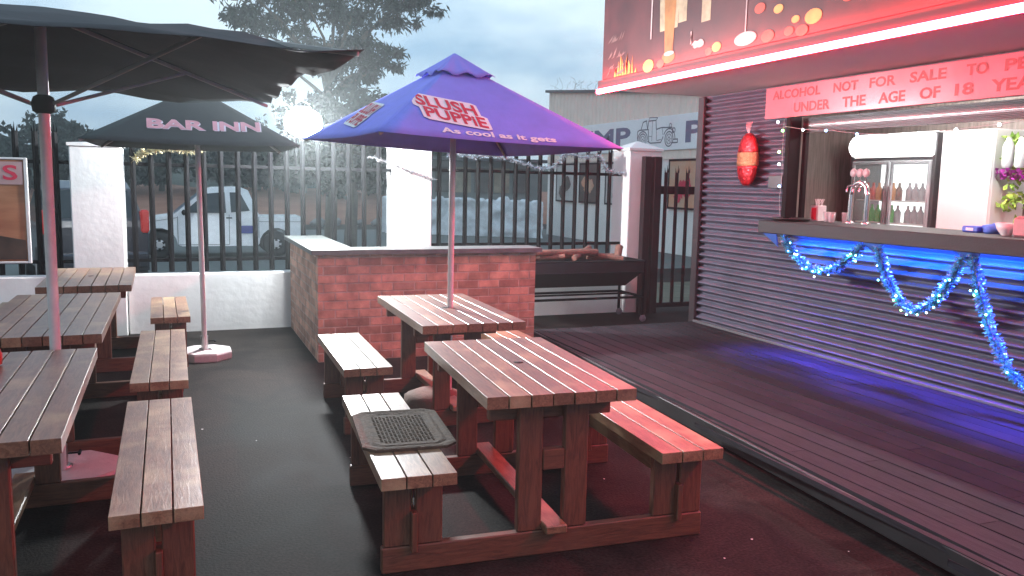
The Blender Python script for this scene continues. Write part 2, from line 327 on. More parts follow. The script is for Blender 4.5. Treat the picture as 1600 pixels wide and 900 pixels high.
k = MB(); k.poly([(-.59, -.016, .02), (.59, -.016, .02), (.59, -.016, .2), (.3, -.016, .26), (-.1, -.016, .2), (-.59, -.016, .28)], .002, (0, -1, 0)); k.build('foreground_print', mat('dark_print', (.06, .03, .02), .5, var=.4), pb)

# ------------------------------------------------------------------ brick counter
def brick_mat():
    m = bpy.data.materials.new('face_brick'); m.use_nodes = True; n = m.node_tree.nodes; l = m.node_tree.links; b = n['Principled BSDF']
    t = n.new('ShaderNodeTexCoord'); br = n.new('ShaderNodeTexBrick'); l.new(t.outputs['UV'], br.inputs['Vector'])
    br.inputs['Scale'].default_value = 1; br.inputs['Brick Width'].default_value = .205; br.inputs['Row Height'].default_value = .077; br.inputs['Mortar Size'].default_value = .008; br.inputs['Mortar Smooth'].default_value = .4
    br.inputs['Color1'].default_value = (.25, .125, .09, 1); br.inputs['Color2'].default_value = (.6, .33, .235, 1); br.inputs['Mortar'].default_value = (.5, .36, .29, 1); br.inputs['Bias'].default_value = .15
    z = n.new('ShaderNodeTexNoise'); z.inputs['Scale'].default_value = 9; z.inputs['Detail'].default_value = 7; l.new(t.outputs['Object'], z.inputs['Vector'])
    mr = n.new('ShaderNodeMapRange'); mr.inputs['From Min'].default_value = .3; mr.inputs['From Max'].default_value = .7; mr.inputs['To Min'].default_value = .65; mr.inputs['To Max'].default_value = 1.25; l.new(z.outputs['Fac'], mr.inputs[0])
    vm = n.new('ShaderNodeMixRGB'); vm.blend_type = 'MULTIPLY'; vm.inputs[0].default_value = 1; l.new(br.outputs[0], vm.inputs[1]); l.new(mr.outputs[0], vm.inputs[2]); l.new(vm.outputs[0], b.inputs['Base Color']); b.inputs['Roughness'].default_value = .85
    ad = n.new('ShaderNodeMath'); ad.operation = 'MULTIPLY_ADD'; ad.inputs[1].default_value = -1; l.new(br.outputs['Fac'], ad.inputs[0]); l.new(z.outputs['Fac'], ad.inputs[2])
    bp = n.new('ShaderNodeBump'); bp.inputs['Strength'].default_value = 1; bp.inputs['Distance'].default_value = .012; l.new(ad.outputs[0], bp.inputs['Height']); l.new(bp.outputs[0], b.inputs['Normal']); return m
BRICK = brick_mat()
bc = thing('brick_counter', 'face brick braai counter with dark slab top, in front of the middle pillar', 'counter', (2.1, 7.9, 0))
k = MB(); ox, oy = 2.1, 7.9
P2 = [(1.13, 7.2), (3.19, 7.2), (3.19, 7.44), (1.42, 7.44), (1.42, 9.05), (1.13, 9.05)]
k.raw([(x-ox, y-oy, 0) for x, y in P2]+[(x-ox, y-oy, .95) for x, y in P2], [(i, (i+1) % 6, 6+(i+1) % 6, 6+i) for i in range(6)]+[(0, 3, 2, 1)[::1], (6, 7, 8, 9), (6, 9, 10, 11)]); k.build('brickwork', BRICK, bc)
k = MB(); P3 = [(1.07, 7.14), (3.23, 7.14), (3.23, 7.48), (1.47, 7.48), (1.47, 9.055), (1.07, 9.055)]
k.raw([(x-ox, y-oy, .952) for x, y in P3]+[(x-ox, y-oy, .992) for x, y in P3], [(i, (i+1) % 6, 6+(i+1) % 6, 6+i) for i in range(6)]+[(0, 3, 2, 1), (0, 5, 4, 3), (6, 7, 8, 9), (6, 9, 10, 11)]); k.build('slab_top', mat('grey_slab', (.11, .12, .115), .32, var=.35, vscale=8, bump=.2), bc)

# ------------------------------------------------------------------ grill trolley
gr = thing('grill_trolley', 'black steel half barrel grill on castors beside the brick counter', 'grill', (4.3, 8.6, 0))
k = MB(); xa, xb = -.85, .77
sec = [(-.3, .73), (-.3, .61), (-.12, .42), (.12, .42), (.3, .61), (.3, .73)]
def xe(z, s): return (xb-(max(0, .61-z))*.75) if s > 0 else xa+(max(0, .61-z))*.75
vs = []
for s in (-1, 1):
    for y, z in sec: vs.append((xe(z, s), y, z))
for s in (-1, 1):
    for y, z in sec: vs.append((xe(z, s)-s*.006, y*.97, z+.004))
fs = [(i, i+1, 7+i, 6+i) for i in range(5)]+[(0, 5, 4, 3, 2, 1)[::1], (6, 7, 8, 9, 10, 11)]
fs += [(12+i, 18+i, 19+i, 13+i) for i in range(5)]
k.raw(vs, fs); k.tube([(xa, -.302, .6), (xb, -.302, .6)], .006); k.tube([(xa, -.302, .73), (xb, -.302, .73), (xb, .3, .73), (xa, .3, .73), (xa, -.302, .73)], .009)
k.build('trough', mat('sooty_steel', (.018, .019, .02), .45, var=.3), gr)
k = MB()
for y in (-.28, .28):
    k.beam((.78, y, .08), (.78, y, .73), .028, .028); k.beam((-.86, y, .08), (-.86, y, .73), .028, .028); k.beam((-.86, y, .3), (.78, y, .3), .026, .026)
for x in (-.86, .78): k.beam((x, -.27, .3), (x, .27, .3), .026, .026)
k.beam((-.8, 0, .31), (.76, 0, .31), .02, .02); k.build('frame', BLACK, gr)
for x in (-.86, .78):
    for y in (-.28, .28):
        k = MB(); k.lathe([(.012, -.014), (.038, -.012), (.042, 0), (.038, .012), (.012, .014)], (x+.01, y, .042), 14, 1); k.box(x-.012, x+.03, y-.02, y+.02, .072, .085); k.build('castor', mat('grey_castor', (.22, .22, .24), .4), gr)
LOG = mat('split_log', (.24, .12, .09), .85, var=.35, vscale=12, stretch=(1, 1, 1), bump=.6, bscale=25)
logs = [((-.75, -.15, .8), (.25, -.1, .8), .03, 'long straight pale firewood log lying across the grill, topmost'), ((-.1, -.2, .74), (.25, .1, .83), .028, 'firewood log slanting up under the long top log on the grill'), ((.1, .0, .79), (.55, -.18, .72), .026, 'split firewood piece sloping down to the right on the grill'), ((-.4, .1, .74), (.3, .12, .76), .035, 'firewood log low in the middle of the grill'), ((.52, -.1, .72), (.6, .0, .85), .036, 'short firewood stump standing tilted at the right end of the grill'), ((.2, .08, .73), (.62, .1, .73), .03, 'firewood log lying low behind the stump on the grill'), ((-.7, .0, .73), (-.2, -.16, .76), .03, 'firewood log at the left end of the grill beside the bricks')]
for a, b, r, lab in logs:
    a = Vector(a); b = Vector(b); a.z += .02; b.z += .02; r *= 1.25; t = (a+b)/2; k = MB(); pts = [a-t+(b-a)*i/5+Vector((0, random.uniform(-.004, .004), random.uniform(-.004, .004))) for i in range(6)]
    k.tube(pts, [r*random.uniform(.9, 1.1) for _ in range(6)], 9); o = k.build('firewood_log', LOG, label=lab, cat='log', group='firewood on the grill'); o.location = Vector((4.3, 8.6, 0))+t

# ------------------------------------------------------------------ bar kiosk
def corr(mb, ya, yb, za, zb, xw=5.22, pitch=.075, amp=.031):
    n = int((zb-za)/pitch*10); ny = max(2, int((yb-ya)/.5)); vs = []
    for i in range(n+1):
        z = za+(zb-za)*i/n; ph = 2*math.pi*z/pitch; o = math.asin(.93*math.sin(ph))/math.asin(.93)
        for j in range(ny+1): vs.append((xw+amp*o, ya+(yb-ya)*j/ny, z))
    mb.raw(vs, [(i*(ny+1)+j, (i+1)*(ny+1)+j, (i+1)*(ny+1)+j+1, i*(ny+1)+j+1) for i in range(n) for j in range(ny)], True)
ki = thing('bar_kiosk', 'dark corrugated bar hut with open serving hatch and wide flat canopy', 'bar hut')
k = MB(); corr(k, 6.1, 7.45, .15, 2.535); corr(k, -1.5, 6.1, .15, 1.2); corr(k, -1.5, 6.1, 2.24, 2.535); k.build('corrugated_wall', KIOSK, ki)
k = MB(); k.box(5.18, 7.3, 7.44, 7.49, .0, 2.535); k.box(5.26, 5.29, 6.12, 7.44, 0, 2.53); k.box(5.26, 5.29, -1.5, 6.12, 0, 1.2); k.build('end_wall', TRIM, ki)
k = MB(); k.box(5.165, 5.20, 7.40, 7.50, .0, 2.537); k.build('corner_trim', mat('corner_metal', (.07, .06, .065), .35, var=.1, metal=.5), ki)
k = MB(); k.box(5.15, 5.20, -1.5, 7.4, .15, .175); k.build('base_flashing', mat('bare_flashing', (.2, .2, .21), .4, metal=.5, var=.2), ki)
k = MB(); k.box(3.95, 7.6, -1.5, 7.45, 2.54, 2.62, .006); k.build('canopy_roof', SOFF, ki)
k = MB(); k.box(3.932, 3.948, -1.5, 7.45, 2.54, 2.621, .002); k.build('canopy_edge_mask', mat('dark_edge_mask', (.06, .02, .025), .6), ki)  # dark strip added to keep the canopy edge from flaring beside the tube
k = MB(); k.box(5.29, 7.3, 7.34, 7.43, .15, 2.53); k.box(7.22, 7.3, -1.5, 7.34, .15, 2.53); k.box(5.29, 7.22, -1.5, -1.42, .15, 2.53)
k.build('inner_wall', PANEL, ki)
k = MB(); k.box(5.29, 7.22, -1.42, 7.33, 2.49, 2.53); k.build('ceiling', mat('ceiling_board', (.5, .48, .46), .7), ki)
k = MB(); k.box(5.29, 7.22, -1.42, 7.33, .12, .16); k.build('floor', mat('bar_floor', (.12, .11, .11), .6), ki)
k = MB(); k.box(4.92, 5.68, -1.4, 6.12, 1.2, 1.31, .006); k.build('counter', COUNTER, ki)
k = MB(); k.box(5.17, 5.30, 6.06, 6.12, 1.31, 2.25); k.box(5.2, 5.3, 6.12, 6.135, 1.31, 2.25); k.box(5.315, 5.36, 6.02, 6.06, 1.31, 2.2); k.build('hatch_frame', BLACK, ki)
k = MB(); k.lathe([(.065, -1.4), (.065, 6.05)], (5.37, 0, 2.17), 20, 1); k.build('roller_shutter', mat('shutter_metal', (.42, .38, .39), .3, metal=.85, var=.08), ki)
k = MB()
for i in range(12): k.box(5.30, 5.31, -1.4, 6.05, 2.105+i*.011, 2.112+i*.011, .001)
k.build('shutter_guide', TRIM, ki)
for i, y in enumerate((5.98, 4.80, 3.97)):
    k = MB(); k.poly([(4.95, y-.09, 1.199), (4.95, y+.09, 1.199), (5.05, y, 1.08)], .012, (-1, 0, 0)); k.build('bracket', mat('blue_cloth', (.08, .18, .6), .6), ki)
# LED strips (with the light they give)
def area(name, loc, rot, sx, sy, power, col, parent, spread=180):
    d = bpy.data.lights.new(name, 'AREA'); d.shape = 'RECTANGLE'; d.size = sx; d.size_y = sy; d.energy = power; d.color = col; d.spread = R(spread)
    o = bpy.data.objects.new(name, d); C.objects.link(o); o.location = loc; o.rotation_euler = rot; o.parent = parent; return o
led = thing('red_neon_strip', 'glowing red neon strip along the front edge of the bar canopy', 'light strip')
k = MB(); k.box(3.905, 3.944, -1.5, 7.44, 2.494, 2.538, .014); k.build('tube', mat('red_neon', (.8, .1, .1), .4, emit=(1, .04, .07), estr=60), led)
k = MB(); k.box(3.95, 5.2, 7.455, 7.462, 2.545, 2.555, .002); k.build('end_tube', mat('red_neon_dim', (.8, .1, .1), .4, emit=(1, .05, .08), estr=5), led)
area('strip_light', (3.885, 3, 2.545), (R(0), R(42), 0), .05, 8.8, 80, (1, .11, .19), led, 118)
area('strip_light_up', (3.88, 3, 2.61), (0, R(196), 0), .03, 8.8, 52, (1, .05, .035), led)
blu = thing('blue_light_strip', 'blue light strip fixed under the bar counter lip', 'light strip')
k = MB(); k.box(5.10, 5.12, -1.3, 5.9, 1.190, 1.198, .002); k.build('tube', mat('blue_neon', (.1, .2, .9), .4, emit=(.02, .16, 1), estr=26), blu)
area('strip_light', (5.04, 2.3, 1.186), (0, R(12), 0), .02, 7.2, 130, (.07, .07, 1), blu, 58)
area('wall_wash_light', (5.03, 2.3, 1.184), (0, R(-62), 0), .02, 7.2, 62, (.005, .13, 1), blu, 70)

# billboard
bb = thing('drinks_billboard', 'large printed billboard of drinks glasses and lights above the red strip', 'billboard')
k = MB(); k.box(3.93, 3.99, -1.5, 7.36, 2.622, 4.6); k.build('board', mat('maroon_print', (.025, .008, .011), .45, var=.5, vscale=1.6, col2=(.11, .022, .025)), bb)
def blob(y, z, ry, rz, n=18, a0=0, jit=.0):
    return [(3.9285, y-ry*math.cos(2*math.pi*i/n+a0)*(1+random.uniform(-jit, jit)), z+rz*math.sin(2*math.pi*i/n+a0)*(1+random.uniform(-jit, jit))) for i in range(n)]
def printed(name, polys, m, lab=None, d=0):
    for i, p in enumerate(polys): k = MB(); k.raw([(q[0]-d-.00012*i, q[1], q[2]) for q in p], [tuple(range(len(p)))]); k.build(name, m, bb, label=lab)
def rect(y0_, y1_, z0_, z1_, t=0): return [(3.9285, y0_, z0_), (3.9285, y1_, z0_), (3.9285, y1_+t, z1_), (3.9285, y0_-t, z1_)]
printed('pale_drink_print', [rect(6.33, 6.06, 2.92, 3.4, -.03), rect(5.72, 5.6, 2.9, 3.5), rect(5.0, 4.88, 3.0, 3.4), rect(6.05, 5.93, 2.95, 3.5)], mat('cream_print', (.42, .32, .2), .4, var=.4))
printed('glass_print', [rect(6.24, 6.12, 2.7, 3.5, -.05), blob(6.18, 2.69, .1, .05)], mat('amber_print', (.42, .17, .05), .4, var=.3), d=.0015)
printed('stem_glass_print', [rect(5.16, 5.145, 2.7, 3.1), blob(5.15, 2.69, .13, .05), blob(5.16, 3.14, .06, .08), rect(6.48, 6.46, 2.88, 3.4), blob(6.17, 2.72, .08, .02), rect(5.86, 5.84, 2.75, 2.85, .02), blob(5.74, 2.74, .09, .03, jit=.3)], mat('pale_glass_print', (.55, .42, .4), .4, var=.2), d=.003)
pt = []
for i in range(34):
    z = random.choice((2.64, 2.7, 2.8, 2.95)); y = 7.28-random.random()*.3; a = random.uniform(.2, .9); ln = random.uniform(.06, .14)
    pt.append([(3.9285, y, z), (3.9285, y-ln*math.cos(a)*.5, z+ln*math.sin(a)*.6), (3.9285, y-ln*math.cos(a), z+ln*math.sin(a)), (3.9285, y-ln*math.cos(a)*.5-.01, z+ln*math.sin(a)*.35)])
printed('frond_print', pt, mat('pale_frond_print', (.25, .13, .12), .4, var=.4), d=.0015)
pt = [[(3.9285, y+.02, 2.625), (3.9285, y-.02, 2.625), (3.9285, y-.012+random.uniform(-.015, .015), 2.62+h*.6), (3.9285, y+random.uniform(-.03, .03), 2.62+h)] for y, h in ((7.1, .1), (7.05, .14), (7.0, .22), (6.95, .16), (6.9, .2), (6.84, .13), (6.78, .17), (6.72, .08))]
printed('flame_print', pt, mat('orange_print', (.75, .3, .06), .4, var=.3), d=.0015)
pt = []; random.seed(11)
for y, z, r in ((4.45, 2.73, .08), (4.68, 2.67, .05), (4.62, 2.74, .04), (4.9, 2.67, .07), (4.8, 2.84, .05), (5.0, 2.88, .06), (4.3, 2.9, .07), (4.15, 2.8, .05), (3.9, 2.9, .08), (4.7, 3.05, .07), (5.5, 2.68, .06), (5.6, 2.66, .05), (3.7, 2.75, .05), (3.4, 2.8, .08), (3.0, 2.9, .08), (4.55, 2.655, .06), (6.5, 2.655, .09), (6.3, 2.65, .06)): pt.append(blob(y, z, r, r*.62, 16))
printed('light_spot_print', pt[::2], mat('gold_print', (.75, .38, .1), .4, var=.25), d=.0018); printed('light_spot_print', pt[1::2], mat('scarlet_print', (.5, .08, .05), .4, var=.3), d=.0024)

# warning sign over the hatch
ws = thing('warning_sign', 'long pale sign with red lettering warning on alcohol sale, over the serving hatch', 'sign')
k = MB(); k.box(5.135, 5.165, -1.5, 6.38, 2.237, 2.52); k.build('board', mat('red_lit_sign', (.42, .15, .18), .22, var=.05, vscale=2), ws)  # white board, red light of the strip tinted into its colour
def ktext(words, z0_, z1_):
    k = MB()
    for wd, a, b in words: text_into(k, wd, lambda X, Y: Vector((5.1325, -X, Y)), -a, -b, z0_, z1_, .03)
    return k
k = ktext([('ALCOHOL', 6.28, 5.67), ('NOT', 5.52, 5.25), ('FOR', 5.13, 4.87), ('SALE', 4.74, 4.42), ('TO', 4.26, 4.09), ('PERSONS', 3.97, 3.25)], 2.405, 2.485)
k2 = ktext([('UNDER', 5.99, 5.55), ('THE', 5.41, 5.16), ('AGE', 5.03, 4.77), ('OF', 4.64, 4.46), ('18', 4.34, 4.19), ('YEARS', 4.06, 3.6)], 2.275, 2.36); k.raw(k2.v, k2.f)
k.build('lettering', mat('sign_red', (.26, .006, .015), .5, var=.1), ws)

# inside lamps
for y in (5.4, 3.4):
    t = thing('tube_lamp', 'white tube lamp under the bar ceiling', 'lamp', (6.2, y, 2.45), 0, 'tube lamps in the bar'); k = MB(); k.box(-.03, .03, -.62, .62, 0, .035); k.build('fitting', POLE, t)
    k = MB(); k.lathe([(.018, -.6), (.018, .6)], (0, 0, -.02), 12, 1); k.build('tube', mat('lit_tube', (.9, .9, .9), .4, emit=(1, .97, .95), estr=130), t)
# fridge
fg = thing('drinks_fridge', 'two door glass fridge with lit white header, inside the bar', 'fridge', (6.98, 6.4, .15))
FB = mat('dark_fridge', (.06, .06, .065), .4)
k = MB(); k.box(-.22, .22, -.54, -.5, 0, 2.02); k.box(-.22, .22, .5, .54, 0, 2.02); k.box(-.22, .22, -.5, .5, 0, .12); k.box(-.22, .22, -.5, .5, 1.76, 1.79); k.box(.19, .22, -.5, .5, .12, 1.76); k.box(-.1, .22, -.5, .5, 1.79, 2.02); k.build('cabinet', FB, fg)
k = MB(); k.box(.175, .189, -.495, .495, .125, 1.755); k.build('liner', mat('glowing_liner', (.85, .87, .87), .5, emit=(.95, 1, 1), estr=1.1), fg)  # liner itself glows in place of the fridge's inside lights
for z in (.5, .82, 1.11, 1.34):
    k = MB(); k.box(-.15, .17, -.49, .49, z, z+.012); k.build('shelf', POLE, fg)
k = MB(); vs = []
for i in range(9):
    a = -1+i/4; xx = -.28+.09*a*a
    vs += [(xx, -.52, 1.905+.125*a), (xx, .52, 1.905+.125*a)]
k.raw(vs+[(-.1, -.52, 1.78), (-.1, .52, 1.78), (-.1, -.52, 2.03), (-.1, .52, 2.03)], [(2*i, 2*i+2, 2*i+3, 2*i+1) for i in range(8)]+[(18, 0, 1, 19), (20, 21, 17, 16), tuple([18]+[2*i for i in range(9)]+[20])[::-1], tuple([19]+[2*i+1 for i in range(9)]+[21])], True); k.build('lit_header', mat('lit_white', (.9, .9, .9), .5, emit=(1, 1, 1), estr=2.5), fg)
for s in (-1, 1):
    d = MB(); ya, yb = (-.5, -.01) if s < 0 else (.01, .5)
    for a in ((ya, ya+.035), (yb-.035, yb)): d.box(-.235, -.212, a[0], a[1], .1, 1.75)
    d.box(-.235, -.212, ya+.035, yb-.035, 1.715, 1.75); d.box(-.235, -.212, ya+.035, yb-.035, .1, .14); do = d.build('door', mat('door_edge', (.4, .4, .42), .4), fg)
    k = MB(); k.box(-.26, -.24, .03*s-.012, .03*s+.012, .9, 1.5); k.build('handle', STEEL, do)
    k = MB(); k.box(-.226, -.222, ya+.036, yb-.036, .141, 1.714, .001); k.build('glass', mat('door_glass', (.8, .9, .9), .08, alpha=.12, var=.02), do)
bc_ = [('green', (.03, .45, .05)), ('red', (.5, .05, .03)), ('brown', (.12, .05, .02)), ('grey', (.25, .26, .28)), ('orange', (.6, .25, .05))]
def bottle(col, h=.18, r=.034):
    k = MB(); k.lathe([(r*.9, 0), (r, .01), (r, h*.6), (r*.4, h*.8), (r*.35, h), (.001, h)], n=10); return k
shelf_rows = {1.122: ['grey']*6+['green']*6, 1.352: ['grey']*5+['brown', 'orange', 'red', 'brown', 'orange', 'red', 'red']}
col = dict(bc_)
for z, row in shelf_rows.items():
    for i, c in enumerate(row):
        y = -.43+i*.86/max(1, len(row)-1) if len(row) > 1 else 0
        if abs(y) < .04: y += .05
        k = bottle(c); o = k.build('bottle', mat(c+'_bottle', col[c], .25), label={'green': 'green bottle standing behind the left glass door of the drinks fridge', 'grey': 'grey bottle behind the right glass door of the drinks fridge', 'red': 'red bottle on the middle shelf of the drinks fridge', 'orange': 'orange bottle on the middle shelf of the drinks fridge', 'brown': 'brown bottle on the middle shelf of the drinks fridge'}[c], cat='bottle', group=c+' bottles in the fridge')
        o.location = (6.92, 6.4+y, .15+z+.001)
# white cupboard
cb = thing('white_cupboard', 'tall plain white cupboard between the fridge and the hanging greenery', 'cupboard', (6.98, 5.52, .15))
k = MB(); k.box(-.22, .22, -.27, .27, 0, 2.02, .01); k.build('carcass', mat('gloss_white', (.88, .88, .88), .35, var=.02), cb)
k = MB(); k.box(-.238, -.222, -.265, .265, .05, 2.0, .005); k.build('door', _m['gloss_white'], cb)
# plant rack
LIME = mat('lime_leaf', (.3, .5, .08), .6, var=.5, island=.4)
k = MB(); random.seed(5)
def leafquads(mb, c, s, n, ln, wd, droop=0.):
    for _ in range(n):
        d = Vector((random.gauss(0, 1), random.gauss(0, 1), random.gauss(0, 1)-droop)).normalized(); p = Vector(c)+Vector((random.gauss(0, s[0]), random.gauss(0, s[1]), random.gauss(0, s[2])))
        sd = d.cross(Vector((random.gauss(0, 1), random.gauss(0, 1), random.gauss(0, 1)))).normalized()*wd; e = p+d*ln
        mb.raw([p, p+d*ln*.4+sd, e, p+d*ln*.4-sd], [(0, 1, 2, 3)])
for i in range(16): leafquads(k, (0, random.uniform(-.12, .14), random.uniform(-.45, .42)), (.05, .03, .04), 16, .07, .022)
o = k.build('hanging_vine', LIME, label='lime green artificial vine hanging beside the white cupboard', cat='plant'); o.location = (6.9, 5.1, 1.72)
k = MB()
for i in range(5): leafquads(k, (0, -.16+i*.09, 0), (.03, .03, .02), 26, .05, .02)
o = k.build('flower_garland', mat('magenta_petal', (.6, .06, .5), .6, island=.3), label='magenta flower garland across the hanging greenery', cat='flowers'); o.location = (6.82, 5.02, 1.76)
for i in range(3):
    k = MB(); k.lathe([(.03, 0), (.045, .02), (.045, .19), (.025, .24), (.02, .26)], n=14); o = k.build('white_dispenser', mat('white_plastic', (.82, .82, .82), .4), label=['leftmost white spirit dispenser above the magenta flowers', 'middle white spirit dispenser above the magenta flowers', 'rightmost white spirit dispenser above the magenta flowers'][i], cat='dispenser', group='white dispensers above the flowers'); o.location = (6.76, 5.12-.12*i, 1.82)
# things on the bar counter
k = MB(); k.lathe([(.0, 0), (.14, 0), (.17, .02), (.175, .022), (.172, .03), (.14, .012), (.0, .01)], n=28); o = k.build('serving_tray', mat('black_plastic', (.02, .02, .02), .4), label='round black serving tray at the left end of the bar counter', cat='tray'); o.location = (5.13, 5.93, 1.311)
sb = thing('straw_box', 'white box of straws on the counter against the hatch frame', 'box', (5.5, 6.0, 1.311)); k = MB(); k.box(-.05, .05, -.05, .05, 0, .14); k.build('carton', mat('white_card', (.7, .68, .68), .6), sb)
k = MB(); k.box(-.0525, -.0505, -.03, .03, .01, .12, .0005); k.build('print_panel', RTXT, sb)
k = MB()
for i in range(14): k.tube([(random.uniform(-.035, .035), random.uniform(-.035, .035), .08), (random.uniform(-.045, .045), random.uniform(-.045, .045), .2)], .003, 5)
k.build('straws', mat('white_plastic', (.8, .8, .8), .4), sb)
for i, (x, y) in enumerate(((5.45, 5.83), (5.4, 5.72), (5.5, 5.66))):
    k = MB(); k.lathe([(.028, 0), (.034, .09), (.031, .088), (.025, .006)], n=16); o = k.build('drinking_glass', mat('clear_glass', (.55, .5, .52), .05, alpha=.45), label=['left small drinking glass in the row beside the straw box', 'middle small drinking glass in the row beside the straw box', 'right small drinking glass in the row beside the straw box'][i], cat='glass', group='small glasses on the bar counter'); o.location = (x, y, 1.311)
bt = thing('beer_tower', 'chrome arched beer tower with round tap badges on the bar counter', 'beer tap', (5.45, 5.47, 1.311))
CH = mat('chrome', (.75, .75, .77), .12, metal=1, var=.05)
k = MB()
for y in (.09, -.09): k.tube([(0, y, 0), (0, y, .25)], .022, 14); k.lathe([(.04, 0), (.04, .012), (.024, .02)], (0, y, 0), 16)
k.tube([(0, .09, .25), (0, .075, .31), (0, .04, .345), (0, 0, .355), (0, -.04, .345), (0, -.075, .31), (0, -.09, .25)], .022, 14); k.build('arch', CH, bt)
for y in (.07, 0, -.07):
    k = MB(); k.tube([(0, y, .35), (-.01, y, .4)], .007, 8); k.tube([(-.01, y, .33), (-.07, y, .32), (-.075, y, .27)], .009, 8); k.build('tap', CH, bt)
    k = MB(); k.lathe([(.001, -.008), (.034, -.008), (.038, 0), (.034, .008), (.001, .008)], (-.01, y, .435), 20, 0); k.build('badge', mat('grey_badge', (.4, .36, .37), .4), bt)
tr = thing('blue_tray', 'small blue plastic tray at the right of the counter', 'tray', (5.45, 4.33, 1.311)); k = MB(); k.box(-.06, .06, -.07, .07, 0, .045, .01); k.build('tub', mat('blue_plastic', (.04, .1, .6), .4), tr); k = MB(); k.box(-.062, -.0605, -.03, .03, .012, .033, .0005); k.build('tub_label', WTXT, tr)
k = MB(); k.ball((0, 0, .035), .07, 8, (1, 1.2, .6), .6); o = k.build('blue_cloth', mat('blue_cloth2', (.08, .2, .7), .8, bump=.5), label='crumpled blue cloth on the counter next to the blue tray', cat='cloth'); o.location = (5.45, 4.17, 1.311)
k = MB(); k.lathe([(.03, 0), (.06, .04), (.075, .085), (.07, .085), (.05, .03), (.0, .01)], n=24); o = k.build('white_bowl', mat('white_china', (.8, .78, .76), .25), label='white bowl on the counter right of the crumpled blue cloth', cat='bowl'); o.location = (5.3, 3.97, 1.311)
k = MB(); k.box(-.07, .07, -.1, .1, 0, .13, .012); k.box(-.05, .05, -.08, .08, .13, .14, .004); o = k.build('pink_tub', mat('pink_plastic', (.45, .2, .22), .5), label='pink plastic tub at the right edge of the counter', cat='tub'); o.location = (5.3, 3.78, 1.311)

# fairy lights round the hatch
def lights(name, path, lab, bulbs, cols, r=.008):
    t = thing(name, lab, 'fairy lights'); k = MB(); k.tube(path, .0025, 5); k.build('wire', mat('clear_wire', (.35, .33, .33), .4), t)
    for i, b in enumerate(bulbs):
        k = MB(); k.ball(b, r, 5); c = cols[i % len(cols)]; k.build('bulb', mat('bulb_'+c, (.8, .8, .8), .4, emit={'white': (.8, .9, 1), 'green': (.3, 1, .25), 'blue': (.15, .45, 1), 'aqua': (.2, .9, .9)}[c], estr=14), t)
hp = [(5.12, 6.07, 1.35), (5.12, 6.09, 1.5), (5.125, 6.08, 1.7), (5.13, 6.1, 1.95), (5.13, 6.1, 2.22)]
lights('fairy_light_string', hp, 'string of fairy lights hanging down the left post of the serving hatch', [(5.11, 6.16, 2.2), (5.11, 6.09, 2.12), (5.11, 6.12, 1.93), (5.11, 6.11, 1.82), (5.11, 6.09, 1.62)], ['white', 'green', 'green', 'white', 'blue'], .012)
tp = [(5.14, 6.1, 2.16), (5.14, 5.85, 2.12), (5.14, 5.57, 2.10), (5.14, 5.22, 2.055), (5.14, 4.9, 2.035), (5.14, 4.6, 2.03), (5.14, 4.3, 2.04), (5.14, 3.97, 2.06), (5.14, 3.6, 2.1), (5.14, 3.2, 2.15)]
lights('fairy_light_string', tp, 'string of fairy lights sagging across the top of the serving hatch', [(5.13, 5.85, 2.115), (5.13, 5.57, 2.095), (5.13, 5.22, 2.05), (5.13, 4.61, 2.03), (5.13, 4.3, 2.04), (5.13, 3.97, 2.055)], ['white', 'blue', 'blue', 'white', 'white', 'white'], .0105)

# tinsel
def tinsel(path, r, n, m, name, lab, cat='tinsel', group=None, bulbs=None):
    pts = [Vector(p) for p in path]; seg = [(pts[i+1]-pts[i]).length for i in range(len(pts)-1)]; tot = sum(seg); k = MB()
    for _ in range(n):
        s = random.random()*tot; i = 0
        while s > seg[i]: s -= seg[i]; i += 1
        p = pts[i].lerp(pts[i+1], s/seg[i]); d = Vector((random.gauss(0, 1), random.gauss(0, 1), random.gauss(0, 1))).normalized(); q = d.orthogonal().normalized()*.0035; ln = r*random.uniform(.6, 1.25)
        k.raw([p-q, p+q, p+q+d*ln, p-q+d*ln], [(0, 1, 2, 3)])
    t = thing(name, lab, cat, group=group); k.build('foil_strands', m, t); c = MB(); c.tube(pts, .004, 5); c.build('core_wire', STEEL, t); return t
BT = mat('aqua_foil', (.12, .55, .9), .25, metal=.55, var=.4, vscale=30, island=.6)
ST = mat('silver_foil', (.75, .72, .74), .2, metal=.85, island=.5)
def swag(a, l, b, n=14):
    o = []
    for i in range(n+1):
        t = i/n; q = 4*t*(1-t); y = a[0]+(b[0]-a[0])*t; zl = a[1]+(b[1]-a[1])*t; mid = (a[1]+b[1])/2; o.append((4.94, y, zl-(mid-l)*q+.008*math.sin(i*2.3)))
    return o
random.seed(3)
sw = [(swag((5.78, 1.17), .93, (4.9, 1.17)), 'shallow blue tinsel swag at the left end of the counter front'), (swag((4.74, 1.17), .75, (4.0, 1.16)), 'deep blue tinsel swag in the middle of the counter front'), (swag((3.93, 1.17), .38, (2.9, 1.17)), 'blue tinsel swag falling at the right edge of the counter front')]
for s, lab in sw:
    t = tinsel(s, .046, 2600, BT, 'tinsel_garland', lab)
    for i in range(16):
        p = Vector(random.choice(s[1:-1]))+Vector((-.03, random.uniform(-.05, .05), random.uniform(-.05, .04))); k = MB(); k.ball(p, .0065, 5); c = random.choice(['white', 'aqua', 'green', 'aqua', 'blue']); k.build('bulb', mat('bulb_'+c, (.8, .8, .8), .4, emit={'white': (.8, .9, 1), 'green': (.3, 1, .25), 'blue': (.15, .45, 1), 'aqua': (.2, .9, .9)}[c], estr=14), t)
